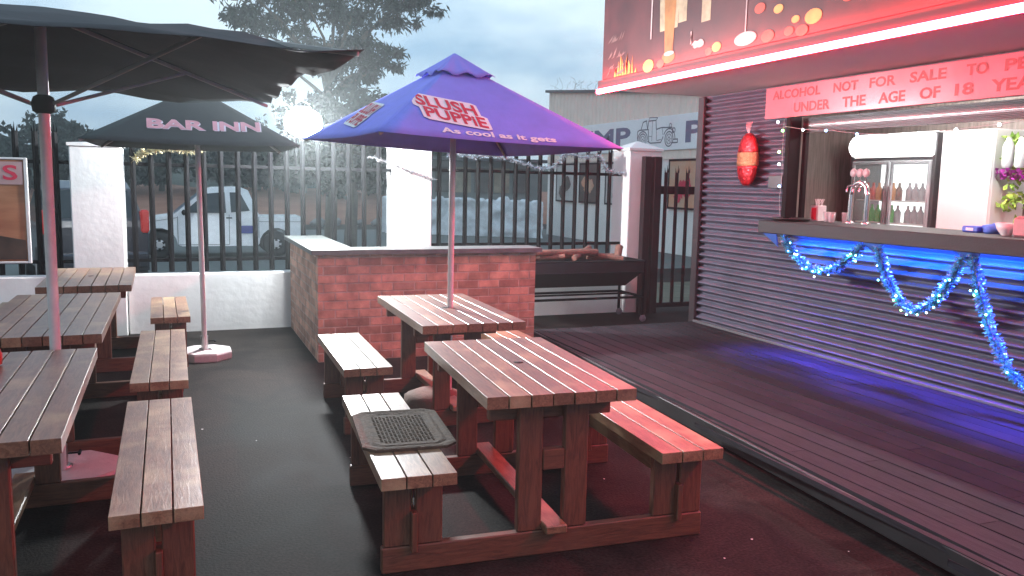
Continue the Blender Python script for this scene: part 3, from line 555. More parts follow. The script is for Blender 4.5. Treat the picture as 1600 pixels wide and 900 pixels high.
tinsel([(2.9, 9.08, 1.9), (3.02, 9.08, 1.93), (3.2, 9.08, 1.88), (3.4, 9.08, 1.92), (3.7, 9.08, 1.87), (4.03, 9.08, 1.78), (4.25, 9.08, 1.8), (4.4, 9.08, 1.98), (4.6, 9.08, 1.93), (4.85, 9.08, 1.95), (4.95, 9.08, 1.78), (5.2, 9.08, 1.74)], .045, 1500, ST, 'tinsel_garland', 'silver tinsel garland wound along the fence top, right bay')
tinsel([(-.36, 9.08, 1.75), (-.3, 9.08, 1.82), (-.15, 9.08, 1.86), (0, 9.08, 1.88), (.2, 9.08, 1.86), (.3, 9.08, 1.9)], .05, 650, mat('gold_foil', (.6, .52, .32), .25, metal=.8, island=.5), 'tinsel_garland', 'gold tinsel garland on the fence top below the dark umbrella')
tinsel([(2.72, 8.96, 1.62), (2.5, 8.97, 1.68), (2.3, 8.97, 1.75), (2.0, 9.08, 1.86)], .03, 260, ST, 'tinsel_garland', 'thin silver tinsel across the middle pillar')

# bauble on the wall
ba = thing('hanging_bauble', 'big red foil bauble with gold band hung on the corrugated wall', 'ornament', (5.14, 6.6, 1.61))
def bprof(a, b):
    o = []
    for i in range(9):
        z = a+(b-a)*i/8; t = z/.52; r = .15*max(.03, 1-abs(2*t-1)**2.3)**.5; o.append((r, z))
    return o
RF = mat('red_foil', (.42, .008, .015), .28, metal=.6, var=.4, vscale=25, bump=.8, bscale=35)
for nm, a, b, m in (('lower_shell', .01, .2, RF), ('gold_band', .2, .33, mat('gold_glitter', (.36, .15, .07), .35, metal=.6, var=.4, vscale=60, bump=.8, bscale=90)), ('upper_shell', .33, .51, RF)):
    k = MB(); k.lathe([(.001, a)]+[(r*(1.02 if nm == 'gold_band' else 1), z) for r, z in bprof(a, b)]+[(.001, b)], n=24)
    o = k.build(nm, m, ba); o.scale = (.35, 1, 1)
k = MB()
for i in range(5): k.tube([(0, 0, .5), (-.01, -.03+i*.015, .56), (0, -.04+i*.02, .62)], .004, 5)
k.build('ribbon', mat('clear_ribbon', (.6, .35, .38), .3), ba)
k = MB(); k.box(5.17, 5.2, 6.13, 6.32, 1.6, 1.72); k.build('junction_box', TRIM, label='small dark junction box on the corrugated wall left of the hatch', cat='box')

# ------------------------------------------------------------------ picnic tables
def picnic(lab, loc, rz, L1, Ls, off=0, sl=0, group='timber picnic tables', nb=7):
    t = thing('picnic_table', lab, 'picnic table', loc, rz, group)
    W = .67; n = nb; bw = W/n
    k = MB()
    for i in range(n): k.box(-W/2+i*bw+.003, -W/2+(i+1)*bw-.003, off-L1/2+random.uniform(-.003, .003), off+L1/2+random.uniform(-.003, .003), .69, .742, .0012)
    k.build('tabletop', WOOD, t)
    k = MB(); k.lathe([(.0, .7425), (.02, .7427), (.024, .7432), (.0, .7434)], (0, off, 0), 18); k.build('parasol_hole', mat('dark_hole', (.01, .008, .008), .8), t)
    for s in (-1, 1):
        k = MB(); x0 = s*.61-.155; w3 = .31/3
        for i in range(3): k.box(x0+i*w3+.003, x0+(i+1)*w3-.003, sl-Ls/2, sl+Ls/2+random.uniform(-.003, .003), .40, .45, .0015)
        k.build('seat', WOOD, t)
    for e in (-1, 1):
        y = sl+e*(Ls/2-.14)
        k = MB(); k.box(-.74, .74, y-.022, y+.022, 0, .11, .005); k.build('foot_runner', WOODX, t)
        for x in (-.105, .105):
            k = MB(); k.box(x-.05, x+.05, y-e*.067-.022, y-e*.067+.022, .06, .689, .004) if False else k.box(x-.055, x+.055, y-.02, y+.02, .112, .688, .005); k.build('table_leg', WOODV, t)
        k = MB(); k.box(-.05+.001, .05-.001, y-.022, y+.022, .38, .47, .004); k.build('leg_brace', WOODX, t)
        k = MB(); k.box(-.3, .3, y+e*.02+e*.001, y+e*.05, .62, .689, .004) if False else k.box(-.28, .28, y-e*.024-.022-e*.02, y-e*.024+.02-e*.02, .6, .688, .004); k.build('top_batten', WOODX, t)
        for s in (-1, 1):
            for q in (-1, 1):
                x = s*.61+q*.066
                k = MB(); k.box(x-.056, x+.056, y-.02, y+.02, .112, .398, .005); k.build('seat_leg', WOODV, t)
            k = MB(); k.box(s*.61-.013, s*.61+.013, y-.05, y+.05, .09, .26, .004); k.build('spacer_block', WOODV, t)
    ya, yb = sl-Ls/2+.12, sl+Ls/2-.12
    k = MB(); k.box(-.049, .049, ya-.06, yb+.06, .112, .15, .005); k.build('stretcher', WOOD, t)
    for s in (-1, 1):
        k = MB(); k.box(s*.61-.012, s*.61+.012, ya+.075, yb-.075, .24, .33, .004); k.build('seat_stretcher', WOOD, t)
    return t
a1 = R(-4)
# front table
picnic('front timber picnic table glowing red, a rubber mat on its left seat', (1.515, 3.62, 0), a1, 1.2, 1.3, -.03, .0)
picnic('timber picnic table before the brick counter, with the purple parasol through it', (1.70, 5.44, 0), R(-1.5), 1.34, 1.2, -.1, .07)
picnic('nearest left timber picnic table, cut by the photo edge', (-.705, 3.75, 0), R(.5), 1.55, 1.56, -.01, 0)
picnic('second timber picnic table on the left, just beyond the white umbrella pole', (-.72, 5.78, 0), 0, 1.75, 1.7, 0, 0)
picnic('farthest left timber picnic table, against the low white wall', (-.68, 7.83, 0), R(1), 1.4, 1.25, -.05, 0)

# mat on the front bench
mm = mat('rubber_mat', (.085, .05, .032), .85, var=.4, vscale=20, bump=.8, bscale=60, spec=.3)
k = MB(); rz = R(-9)
def rr_(w_, h_, c, z): return [(-w_+c, -h_, z), (w_-c, -h_, z), (w_, -h_+c, z), (w_, h_-c, z), (w_-c, h_, z), (-w_+c, h_, z), (-w_, h_-c, z), (-w_, -h_+c, z)]
k.raw(rr_(.205, .30, .05, 0)+rr_(.205, .30, .05, .012)+rr_(.19, .285, .045, .014)+rr_(.17, .26, .045, .009)+rr_(.155, .245, .04, .013)+rr_(.135, .225, .04, .009), [tuple(range(8))[::-1]]+[(a*8+i, a*8+(i+1) % 8, (a+1)*8+(i+1) % 8, (a+1)*8+i) for a in range(5) for i in range(8)]+[tuple(range(40, 48))])
for i in range(26):
    for j in range(14):
        if (i*7+j*3) % 4: k.box(-.12+j*.0175, -.12+j*.0175+.011, -.2+i*.0155, -.2+i*.0155+.007, .009, .0125, .001)
o = k.build('rubber_mat', mm, label='brown moulded rubber doormat draped on the left seat of the front table', cat='doormat'); o.location = (.945, 3.62, .4515); o.rotation_euler = (0, 0, R(-6))
# red thing on left table
sa = thing('sauce_bottle', 'red squeeze bottle lying at the left edge of the nearest left table', 'bottle', (-.775, 4.2, .7435)); k = MB(); k.lathe([(.02, 0), (.04, .008), (.042, .05), (.03, .085), (.018, .1)], n=18); k.build('shell', mat('red_plastic', (.55, .03, .02), .3), sa)
k = MB(); k.lathe([(.018, .1), (.018, .115), (.006, .12), (.004, .15)], n=12); k.build('nozzle', mat('red_plastic', (.55, .03, .02), .3), sa)
# ------------------------------------------------------------------ umbrellas
def umbrella(name, lab, corners, apex, m, pole_base, pole_top, pr=.02, vent=.0, sag=.03, hubz=None, ribs=4, wav=0., flap=0., rough_edges=None):
    t = thing(name, lab, 'umbrella', (pole_base[0], pole_base[1], 0)); o = Vector((pole_base[0], pole_base[1], 0)); Cn = [Vector(c)-o for c in corners]; A = Vector(apex)-o
    k = MB(); ns, nt_ = 14, 12
    def P(i, s, u):
        a, b = Cn[i], Cn[(i+1) % len(Cn)]; p = a.lerp(b, s).lerp(A, u); d = 4*s*(1-s)*(1-u)
        p = p.copy(); p.z -= sag*d*(1-u)*.6; ctr = sum(Cn, Vector())/len(Cn); inn = (ctr-p); inn.z = 0
        p += inn*(.05*d*(1-u)**2); p.z += wav*mnoise.noise(p*2.3)*(1-u)+wav*.6*mnoise.noise(p*5+Vector((4, 1, 2)))*(1-u); return p
    for i in range(len(Cn)):
        vs = [P(i, a/ns, .985*b/nt_) for b in range(nt_+1) for a in range(ns+1)]; k.raw(vs, [(b*(ns+1)+a, b*(ns+1)+a+1, (b+1)*(ns+1)+a+1, (b+1)*(ns+1)+a) for b in range(nt_) for a in range(ns)], True)
        if flap:
            vs = [P(i, a/ns, 0)-Vector((0, 0, flap*b)) for b in (0, 1) for a in range(ns+1)]; k.raw(vs, [(a, a+1, ns+2+a, ns+1+a)[::-1] for a in range(ns)], True)
    c = k.build('canopy', m, t); md = c.modifiers.new('s', 'SOLIDIFY'); md.thickness = .003
    if vent:
        k = MB(); B = [c_.lerp(A, 1-vent) for c_ in Cn]; T = A+Vector((0, 0, .05))
        for i in range(len(Cn)):
            a, b = B[i], B[(i+1) % len(Cn)]; vs = []
            for q in range(7):
                for s in range(13):
                    p = a.lerp(b, s/12); w_ = .014*math.sin(s/12*math.pi*5)*(1-q/6); e = 1-q/6*.97; p = T.lerp(p+Vector((0, 0, .03+w_)), e); vs.append(p)
            k.raw(vs, [(q*13+s, q*13+s+1, (q+1)*13+s+1, (q+1)*13+s) for q in range(6) for s in range(12)], True)
        v = k.build('vent_cap', m, t); md = v.modifiers.new('s', 'SOLIDIFY'); md.thickness = .004
    k = MB(); k.tube([(0, 0, pole_base[2]), (Vector(pole_top)-o)], pr, 16); k.build('pole', POLE, t)
    k = MB(); k.lathe([(.012, .04), (.03, .03), (.03, 0), (.012, -.01)], A-Vector((0, 0, .06)), 12); k.build('finial', BLACK, t)
    hz = hubz if hubz else A.z-.3; hub = Vector((A.x*.7, A.y*.7, hz))
    k = MB(); k.lathe([(pr+.002, -.04), (.05, -.03), (.055, .01), (.045, .04), (pr+.002, .05)], hub, 14); k.build('hub', BLACK, t)
    for i in range(len(Cn)):
        tgt = [Cn[i]] + ([(Cn[i]+Cn[(i+1) % len(Cn)])/2] if ribs == 8 else [])
        for g_ in tgt:
            k = MB(); a = A.lerp(g_, .03)-Vector((0, 0, .03)); b = A.lerp(g_, .985)-Vector((0, 0, .02)); k.beam(a, b, .014, .02); k.build('rib', RIB, t)
            k = MB(); k.beam(hub+(g_-hub)*.04, A.lerp(g_, .55)-Vector((0, 0, .03)), .014, .018); k.build('strut', RIB, t)
    return t, P, A, Cn, o
RIB = mat('grey_rib', (.3, .3, .29), .5)
def panel_fn(P, i, Cn, A, lift=.006):
    a, b = Cn[i], Cn[(i+1) % len(Cn)]; W = (b-a).length; X = (b-a).normalized(); n = X.cross(A-a).normalized(); Y = n.cross(X)
    if Y.z < 0: Y = -Y
    if n.z < 0: n = -n
    L_ = (A-a).dot(Y); mid = (a+b)/2; ax = (A-mid).dot(X)
    def f(x, y):
        u = max(0, min(.95, y/L_)); s = max(0, min(1, ((x-ax*u)/(W*(1-u)))+.5)); return P(i, s, u)+n*lift
    return f
pu, P, A, Cn, o = umbrella('parasol', 'purple square parasol printed with drink lettering, over the second right table', [(1.05, 4.55, 1.868), (2.66, 4.66, 1.833), (2.45, 6.15, 1.81), (.85, 6.05, 1.88)], (1.75, 5.36, 2.40), PURPLE, (1.735, 5.36, .1), (1.75, 5.36, 2.38), .02, .25, .02)
f = panel_fn(P, 0, Cn, A); fl = panel_fn(P, 0, Cn, A, .009)
def slush(f, fl, dx=0, s=1):
    rows = (('SLUSH', -.50, -.12, .32, .44), ('PUPPiE', -.47, -.085, .195, .305))
    k = MB(); k2 = MB()
    for j, (body, X0, X1, Y0, Y1) in enumerate(rows):
        n = 14; vs = []
        for i in range(n+1):
            t_ = i/n; X = X0-.022+(X1-X0+.044)*t_; e = .016 if i in (0, n) else 0
            for q in range(5): vs.append(f((X+dx)*s, Y0-.02+e+(Y1-Y0+.04-2*e)*q/4-.075*t_)+(fl(0, .2)-f(0, .2))*(.25*j))
        k.raw(vs, [(i*5+q, (i+1)*5+q, (i+1)*5+q+1, i*5+q+1) for i in range(n) for q in range(4)])
        text_into(k2, body, fl, (X0+dx)*s, (X1+dx)*s, Y0, Y1, .03, shear=-.075)
    k.build('lettering_backing', WTXT, pu); k2.build('lettering', RTXT, pu)
slush(f, fl)
k = MB(); k.lathe([(.03, 0), (.19, 0), (.22, .05), (.21, .13), (.14, .16), (.0, .165)], (-.1, 0, 0), n=16); k.build('foot', mat('brown_concrete', (.13, .07, .05), .85, bump=.5), pu)
k = MB(); text_into(k, 'As cool as it gets', f, -.42, .36, .03, .1, .03, shear=-.02); k.build('tagline', WTXT, pu)
f3 = panel_fn(P, 3, Cn, A); fl3 = panel_fn(P, 3, Cn, A, .009)
slush(f3, fl3, .12, .9)
bi, P, A, Cn, o = umbrella('umbrella', 'dark green square umbrella lettered with the bar name, on a white octagonal stand', [(-.65, 6.85, 1.86), (.95, 6.85, 1.86), (.98, 8.45, 1.86), (-.62, 8.45, 1.86)], (.19, 7.65, 2.35), DARKG, (.21, 7.65, .06), (.19, 7.65, 2.34), .022, 0, .03, flap=.0)
f = panel_fn(P, 0, Cn, A, .008)
k = MB(); text_into(k, 'BAR', panel_fn(P, 0, Cn, A, .005), -.335, .1, .2, .345, .05, shear=.0); text_into(k, 'INN', panel_fn(P, 0, Cn, A, .005), .16, .52, .2, .345, .05); k.build('lettering_edge', WTXT, bi)
k = MB(); text_into(k, 'BAR', f, -.34, .09, .205, .35, .035); text_into(k, 'INN', f, .15, .51, .205, .35, .035); k.build('lettering', PINKT, bi)
big, P, A, Cn, o = umbrella('umbrella', 'largest dark umbrella, seen from below over the left tables', [(-1.95, 3.32, 2.11), (.71, 3.32, 2.11), (.62, 5.95, 2.10), (-1.95, 5.95, 2.11)], (-.58, 4.68, 2.40), BIGC, (-.585, 4.68, .08), (-.58, 4.68, 2.38), .026, 0, .01, hubz=1.93, ribs=4, wav=.045)
# umbrella stands
def octo(x, y, r, lab):
    t = thing('umbrella_stand', lab, 'umbrella stand', (x, y, 0)); k = MB(); k.lathe([(r*.98, .001), (r, .01), (r, .06), (r*.96, .075), (0.03, .08)], n=8, ang=R(22.5), smooth=False); k.build('slab', mat('pale_concrete', (.5, .45, .45), .8, var=.15, bump=.4, bscale=25), t)
    k = MB(); k.tube([(0, 0, .075), (0, 0, .2)], .03, 14); k.lathe([(.05, 0), (.05, .01), (.03, .015)], (0, 0, .078), 14); k.build('socket', STEEL, t)
    k = MB(); k.tube([(.03, 0, .15), (.09, 0, .15)], .006, 6); k.tube([(.085, -.03, .15), (.085, .03, .15)], .008, 6); k.build('clamp_screw', BLACK, t)
octo(.21, 7.68, .24, 'octagonal concrete stand of the dark green umbrella, left of the brick counter'); octo(-.585, 4.72, .3, 'octagonal concrete stand between the two near left tables')

# ------------------------------------------------------------------ floodlight hung on a cable
fl_ = thing('floodlight', 'dazzling white floodlight on a bracket above the palisade fence', 'floodlight', (1.22, 8.6, 2.16))
k = MB(); k.ball((0, 0, 0), .15, 12, (1.25, .6, .95)); k.build('diffuser', mat('lit_diffuser', (.9, .9, .9), .4, emit=(.93, .98, 1), estr=1150), fl_)
k = MB(); k.box(-.07, .07, -.05, .07, .143, .17, .006); k.box(-.13, .13, .094, .104, -.1, .1, .003); k.box(-.09, .09, -.05, .09, -.155, -.146, .003); k.build('housing_and_baffles', BLACK, fl_)  # back and bottom plates added to block light towards fence and low wall
k = MB(); k.tube([(0, 0, .17), (0, .1, .2), (0, .5, .2), (0, .57, .1), (0, .57, -.5)], .014, 8); k.build('bracket', BLACK, fl_)

# ------------------------------------------------------------------ vehicles
def pickup():
    t = thing('pickup_truck', 'white single cab pickup parked on the road beyond the fence', 'pickup truck', (1.0, 23, -.445))
    V = mat('white_car_paint', (.82, .83, .84), .25, coat=.6, var=.04); GL = mat('car_glass', (.02, .03, .035), .08); 
    # profile in x,z  (nose at left)
    lower = [(-2.15, .35), (-2.2, .6), (-2.12, .82), (-1.45, 1.02), (-1.05, 1.08), (-.35, 1.68), (-.1, 1.78), (.55, 1.8), (.75, 1.72), (1.0, 1.1), (1.02, 1.04), (2.12, 1.04), (2.16, .95), (2.16, .45), (1.85, .42)]
    def arch(cx, r): return [(cx+r*math.cos(a), .34+r*math.sin(a)) for a in [R(x) for x in range(0, 181, 20)]]
    bot = [(1.85, .42)]+arch(1.42, .42)+[(.9, .3)]+[(-.85, .3)]+arch(-1.38, .42)+[(-1.9, .34)]
    prof = lower+bot[1:]; n = len(prof); W2 = .84
    def yw(z): return W2-(.17*max(0, (z-1.0))/.8 if z > 1.0 else 0)
    k = MB(); vs = [(x, -yw(z), z) for x, z in prof]+[(x, yw(z), z) for x, z in prof]; me_f = [tuple(range(n)), tuple(range(n, 2*n))[::-1]]+[(i, n+i, n+(i+1) % n, (i+1) % n) for i in range(n)]
    k.raw(vs, me_f); b = k.build('body', V, t)
    bmx = bmesh.new(); bmx.from_mesh(b.data); bmesh.ops.triangulate(bmx, faces=[f for f in bmx.faces if len(f.verts) > 4]); bmx.normal_update(); bmx.to_mesh(b.data); bmx.free()
    for s in (-1, 1):
        for name, pts in (('side_window', [(-.82, 1.14), (-.28, 1.62), (.18, 1.66), (.2, 1.14)]), ('rear_side_window', [(.32, 1.15), (.3, 1.66), (.55, 1.66), (.78, 1.2)])):
            k = MB(); q = [(x, s*(yw(z)+.004), z) for x, z in pts]; k.poly(q if s < 0 else q[::-1], .006, (0, s, 0)); k.build(name, GL, t)
        k = MB(); k.poly([(-1.0, s*(W2*.93), 1.12), (-.34, s*.72, 1.66), (-.34, s*.72, 1.66)], .001, (0, s, 0))
        k = MB(); k.box(.2, .34, s*W2-.02, s*W2+.02, 1.0, 1.03); k.build('door_handle', BLACK, t)
        k = MB()
        for a_, b_ in (((.27, .34), (.27, 1.1)), ((-.95, .34), (-.95, 1.05)), ((-.95, .34), (.27, .34)), ((.99, .5), (.99, 1.04)), ((1.0, .92), (2.12, .92)), ((-.95, 1.02), (-1.9, .86))): k.beam((a_[0], s*(W2+.001), a_[1]), (b_[0], s*(W2+.001), b_[1]), .014, .012)
        k.build('panel_seam', mat('seam_grey', (.12, .12, .12), .7), t)
        k = MB(); k.ball((-.8, s*.95, 1.15), .09, 6, (.6, 1, .8)); k.build('mirror', BLACK, t)
        k = MB(); k.poly([(1.0, s*(W2+.003), .62), (1.4, s*(W2+.003), .62), (1.5, s*(W2+.003), .82), (1.12, s*(W2+.003), .82)][::-s], .003, (0, s, 0)); k.build('blue_decal', mat('blue_decal', (.04, .06, .3), .4), t).location = (-.55, 0, 0)
    k = MB(); k.poly([(-1.03, -.72, 1.115), (-.4, -.64, 1.655), (-.4, .64, 1.655), (-1.03, .72, 1.115)][::-1], .012, (-.65, 0, .75)); k.build('windscreen', mat('blue_glass', (.12, .2, .28), .1), t)
    k = MB(); k.box(-2.23, -2.15, -.8, .8, .38, .6, .02); k.build('front_bumper', BLACK, t); k = MB(); k.box(2.17, 2.25, -.8, .8, .42, .56, .02); k.build('rear_bumper', BLACK, t)
    for s in (-1, 1):
        k = MB(); k.box(-2.2, -2.05, s*.7-.1, s*.7+.1, .68, .82, .02); k.build('headlight', mat('lamp_lens', (.6, .6, .6), .2), t)
        k = MB(); k.box(2.165, 2.18, s*.75-.06, s*.75+.06, .6, .95); k.build('tail_light', mat('tail_red', (.4, .01, .01), .3), t)
    for x in (-1.38, 1.42):
        for s in (-1, 1):
            wv = MB(); wv.lathe([(.2, -.1), (.3, -.1), (.33, -.06), (.33, .06), (.3, .1), (.2, .1)], (x, s*.74, .34), 24, 1); w_ = wv.build('wheel', mat('tyre', (.02, .02, .02), .8), t)
            k = MB(); k.lathe([(.02, -.1), (.06, -.105), (.2, -.085), (.21, 0), (.2, .085), (.06, .105), (.02, .1)], (x, s*.745, .34), 20, 1); k.build('rim', mat('alloy', (.55, .56, .58), .35, metal=.7), w_)
            k = MB()
            for j in range(6):
                a = j*math.pi/3; k.box(-.03, .03, s*.855-.004, s*.855+.004, .08, .17); 
                vs = k.v[-24:]; k.v[-24:] = [(x+vx*math.cos(a)-vz*math.sin(a), vy, .34+vx*math.sin(a)+vz*math.cos(a)) for vx, vy, vz in vs]
            k.build('rim_gap', BLACK, w_)
pickup()
def suv():
    t = thing('dark_car', 'dark hatchback seen from behind at far left beyond the fence, red tail lights', 'car', (-1.68, 17.8, -.445), R(12)); t.scale = (1, 1, 1.2)
    V = mat('dark_car_paint', (.012, .016, .03), .22, coat=.7, var=.1)
    sec = [(-2.0, .82, .95, .7), (-1.98, .84, 1.05, .72), (-1.75, .86, 1.5, .6), (-1.4, .86, 1.6, .6), (0, .86, 1.6, .62), (.55, .86, 1.35, .66), (.95, .86, 1.05, .76), (1.9, .82, .9, .7), (2.05, .75, .6, .7)]
    k = MB(); ring = []
    for y, w2, h, wt in sec:
        ring.append([(-w2, y, .3), (-w2, y, min(.95, h*.92)), (-wt, y, h), (wt, y, h), (w2, y, min(.95, h*.92)), (w2, y, .3)])
    vs = [p for r_ in ring for p in r_]; k.raw(vs, [(i*6+j, i*6+(j+1) % 6, (i+1)*6+(j+1) % 6, (i+1)*6+j)[::-1] for i in range(len(sec)-1) for j in range(6)]+[tuple(range(6)), tuple(range(48, 54))[::-1]]); b = k.build('body', V, t); md = b.modifiers.new('b', 'BEVEL'); md.width = .04; md.segments = 2
    k = MB(); k.poly([(-.66, -1.965, 1.08), (.66, -1.965, 1.08), (.55, -1.79, 1.47), (-.55, -1.79, 1.47)], .012, (0, -1, .3)); k.build('rear_window', mat('car_glass', (.02, .03, .035), .08), t)
    for s in (-1, 1):
        k = MB(); k.poly([(s*.8, -1.5, 1.0), (s*.8, .7, 1.0), (s*.68, .3, 1.42), (s*.64, -1.4, 1.46)][::-s], .06, (s, 0, 0)); k.build('side_window', _m['car_glass'], t)
        k = MB(); k.box(s*.77-.06, s*.77+.08, -2.03, -1.88, .86, 1.2, .03); k.build('tail_light', mat('tail_lit', (.45, .02, .02), .25, emit=(1, .1, .08), estr=.08), t)
        for y in (-1.3, 1.25):
            k = MB(); k.lathe([(.19, -.1), (.31, -.1), (.33, 0), (.31, .1), (.19, .1)], (s*.78, y, .33), 20, 0); w_ = k.build('wheel', mat('tyre', (.02, .02, .02), .8), t); k = MB(); k.lathe([(.02, -.1), (.19, -.09), (.19, .09), (.02, .1)], (s*.785, y, .33), 16, 0); k.build('rim', mat('alloy', (.5, .5, .5), .3), w_)
    k = MB(); k.box(-.25, .25, -2.035, -2.02, .62, .74); k.build('number_plate', mat('plate', (.6, .6, .55), .5), t)
    k = MB(); k.box(-.8, .8, -2.1, -1.97, .35, .58, .03); k.build('bumper', V, t)
suv()

# ------------------------------------------------------------------ workshop building across the way (wall faces -x)
bl = thing('workshop_building', 'pale workshop with ribbed upper cladding and white painted lower wall', 'building')
XB = 14.0
def rz_(y): return 4.15+(y-19)*(5.2-4.15)/11.6
k = MB(); k.box(XB+.01, XB+.25, 8, 30.6, -.6, 2.75, .01); k.build('lower_wall', mat('dirty_white_wall', (.74, .74, .72), .85, var=.12, vscale=.9, bump=.3, bscale=10), bl)
k = MB(); n = 460; vs = []
for i in range(n+1):
    y = 8+22.6*i/n; o_ = .03 if (i % 6) in (0, 1) else 0; vs += [(XB-.01-o_, y, 2.45 if False else 2.76), (XB-.01-o_, y, rz_(y))]
k.raw(vs, [(2*i, 2*i+1, 2*i+3, 2*i+2) for i in range(n)]); k.build('ribbed_cladding', mat('beige_cladding', (.8, .68, .6), .6, var=.06, vscale=2), bl)
k = MB(); vs = [];
for i in range(n+1):
    y = 8+22.6*i/n; o_ = .03 if (i % 6) in (0, 1) else 0; vs += [(XB-.02-o_, y, 2.42), (XB-.02-o_, y, 2.68)]
k.raw(vs, [(2*i, 2*i+1, 2*i+3, 2*i+2) for i in range(n)]); k.build('ribbed_band', _m['beige_cladding'], bl)
k = MB(); k.raw([(XB-.15, 8, rz_(8)), (XB-.15, 30.7, rz_(30.7)), (XB+9, 30.7, rz_(30.7)), (XB+9, 8, rz_(8)), (XB-.15, 8, rz_(8)+.1), (XB-.15, 30.7, rz_(30.7)+.1), (XB+9, 30.7, rz_(30.7)+.1), (XB+9, 8, rz_(8)+.1)], [(0, 1, 2, 3), (4, 7, 6, 5), (0, 4, 5, 1), (1, 5, 6, 2), (2, 6, 7, 3), (3, 7, 4, 0)]); k.build('roof', mat('roof_edge', (.08, .08, .085), .6), bl)
k = MB(); k.box(XB+.26, XB+9, 30.3, 30.6, -.6, 4.1); k.build('end_wall', _m['beige_cladding'], bl)
sg = thing('workshop_sign', 'long white signboard with grey letters and a vintage car drawing', 'sign')
k = MB(); k.box(XB-.09, XB-.045, 12, 29.2, 2.69, 3.72); k.build('board', mat('white_signboard', (.82, .84, .87), .5, var=.03), sg)
GREY = mat('grey_sign_letters', (.13, .14, .24), .5)
k = MB(); SX = XB-.0925
for bdy, a, b in (('UMP', 27.9, 23.95), ('P', 20.78, 19.9), ('ARTS', 19.7, 16.8)): text_into(k, bdy, lambda X, Y: Vector((SX, -X, Y)), -a, -b, 2.88, 3.5, .03)
k.build('lettering', GREY, sg)
# car line drawing: strokes on the sign (u to the right in reading direction)
def stroke(mb, pts, w_=.035):
    pts = [Vector((p[0], p[1])) for p in pts]
    for a, b in zip(pts, pts[1:]):
        d = (b-a); 
        if d.length < 1e-5: continue
        nn = Vector((-d.y, d.x)).normalized()*w_/2; e = d.normalized()*w_*.3
        q = [a-e-nn, b+e-nn, b+e+nn, a-e+nn]; mb.raw([(SX-.001-random.uniform(0, .002), 23.6-p.x, 2.80+p.y) for p in q], [(0, 1, 2, 3)])
def circ(cx, cy, r, n=20, a0=0, a1=360): return [(cx+r*math.cos(R(a0+(a1-a0)*i/n)), cy+r*math.sin(R(a0+(a1-a0)*i/n))) for i in range(n+1)]
k = MB()
for cx in (.42, 1.95): stroke(k, circ(cx, .22, .22)); stroke(k, circ(cx, .22, .15), .02); stroke(k, circ(cx, .22, .05), .02)
for cx in (.42, 1.95): 
    for j in range(6): stroke(k, [(cx+.05*math.cos(R(j*60)), .22+.05*math.sin(R(j*60))), (cx+.15*math.cos(R(j*60)), .22+.15*math.sin(R(j*60)))], .015)
stroke(k, circ(.42, .2, .31, 14, 10, 175)); stroke(k, circ(1.95, .2, .33, 14, 5, 150)); stroke(k, [(.73, .2), (.9, .13), (1.5, .13), (1.62, .3)]); stroke(k, [(.1, .3), (.1, .52), (.2, .56), (.75, .56), (.8, .2)]); stroke(k, [(.3, .56), (.42, .8), (.62, .84), (.7, .56)]); stroke(k, [(.7, .56), (.76, .82), (1.18, .82), (1.22, .54)]); stroke(k, [(.98, .8), (.98, .2)], .02); stroke(k, [(1.22, .54), (1.5, .58), (2.1, .56), (2.14, .3)]); stroke(k, [(1.22, .54), (1.25, .2)], .02); stroke(k, [(1.55, .57), (1.6, .36)], .02); stroke(k, circ(2.2, .47, .07), .03); stroke(k, circ(2.0, .62, .06), .025); stroke(k, [(2.1, .1), (2.42, .1), (2.42, .2), (2.2, .2)])
stroke(k, [(1.18, .82), (1.28, .9), (.8, .92), (.76, .82)], .025); stroke(k, [(1.28, .2), (1.5, .22)], .02); stroke(k, [(.8, .34), (.96, .34)], .015)
k.build('car_drawing', mat('line_ink', (.1, .1, .14), .6), sg)
# posters on the building wall
def bposter(y0_, y1_, z0_, z1_, m, lab, m2=None):
    t = thing('wall_poster', lab, 'poster', (XB-.02, (y0_+y1_)/2, (z0_+z1_)/2)); h = (y1_-y0_)/2; v = (z1_-z0_)/2
    k = MB(); k.box(-.04, .02, -h, h, -v, v); k.build('panel', m, t)
    k = MB(); 
    for a in (-h, h): k.box(-.055, .0, a-.03, a+.03, -v-.03, v+.03)
    k.box(-.055, 0, -h+.03, h-.03, v-.03, v+.03); k.box(-.055, 0, -h+.03, h-.03, -v-.03, -v+.03); k.build('frame', BLACK, t)
    if m2: 
        k = MB(); random.seed(int(y0_*10))
        for i in range(5):
            cy = random.uniform(-h*.5, h*.5); cz = random.uniform(-v*.6, v*.2); r = random.uniform(.18, .4)*v; k.raw([(-.042-.002*(i+1), cy+r*math.cos(a)*random.uniform(.7, 1.3), cz+r*math.sin(a)*random.uniform(.7, 1.3)) for a in [j*math.pi/6 for j in range(12)]], [tuple(range(12))])
        k.build('picture', m2, t)
OR = mat('orange_print2', (.6, .24, .12), .5, var=.5, vscale=1.5, col2=(.5, .4, .3)); GP = mat('lime_print', (.28, .34, .08), .5, var=.2); WP = mat('pale_print', (.45, .46, .45), .5, var=.15); DP = mat('dark_picture', (.08, .07, .06), .5, var=.5)
bposter(20.1, 21.6, .95, 2.38, OR, 'orange and red photo poster seen through the gate', RTXT); bposter(18.5, 20.0, .95, 2.38, GP, 'lime green poster seen through the gate beside the hut corner', WTXT)
bposter(23.6, 25.6, .95, 2.35, WP, 'pale poster with one dark round shape, behind the right fence bay', DP); bposter(26.2, 27.6, .95, 2.35, DP, 'dark floral poster behind the right fence bay', OR); bposter(28.0, 29.6, .95, 2.35, WP, 'pale poster with brown shapes at the far end of the workshop', DP)
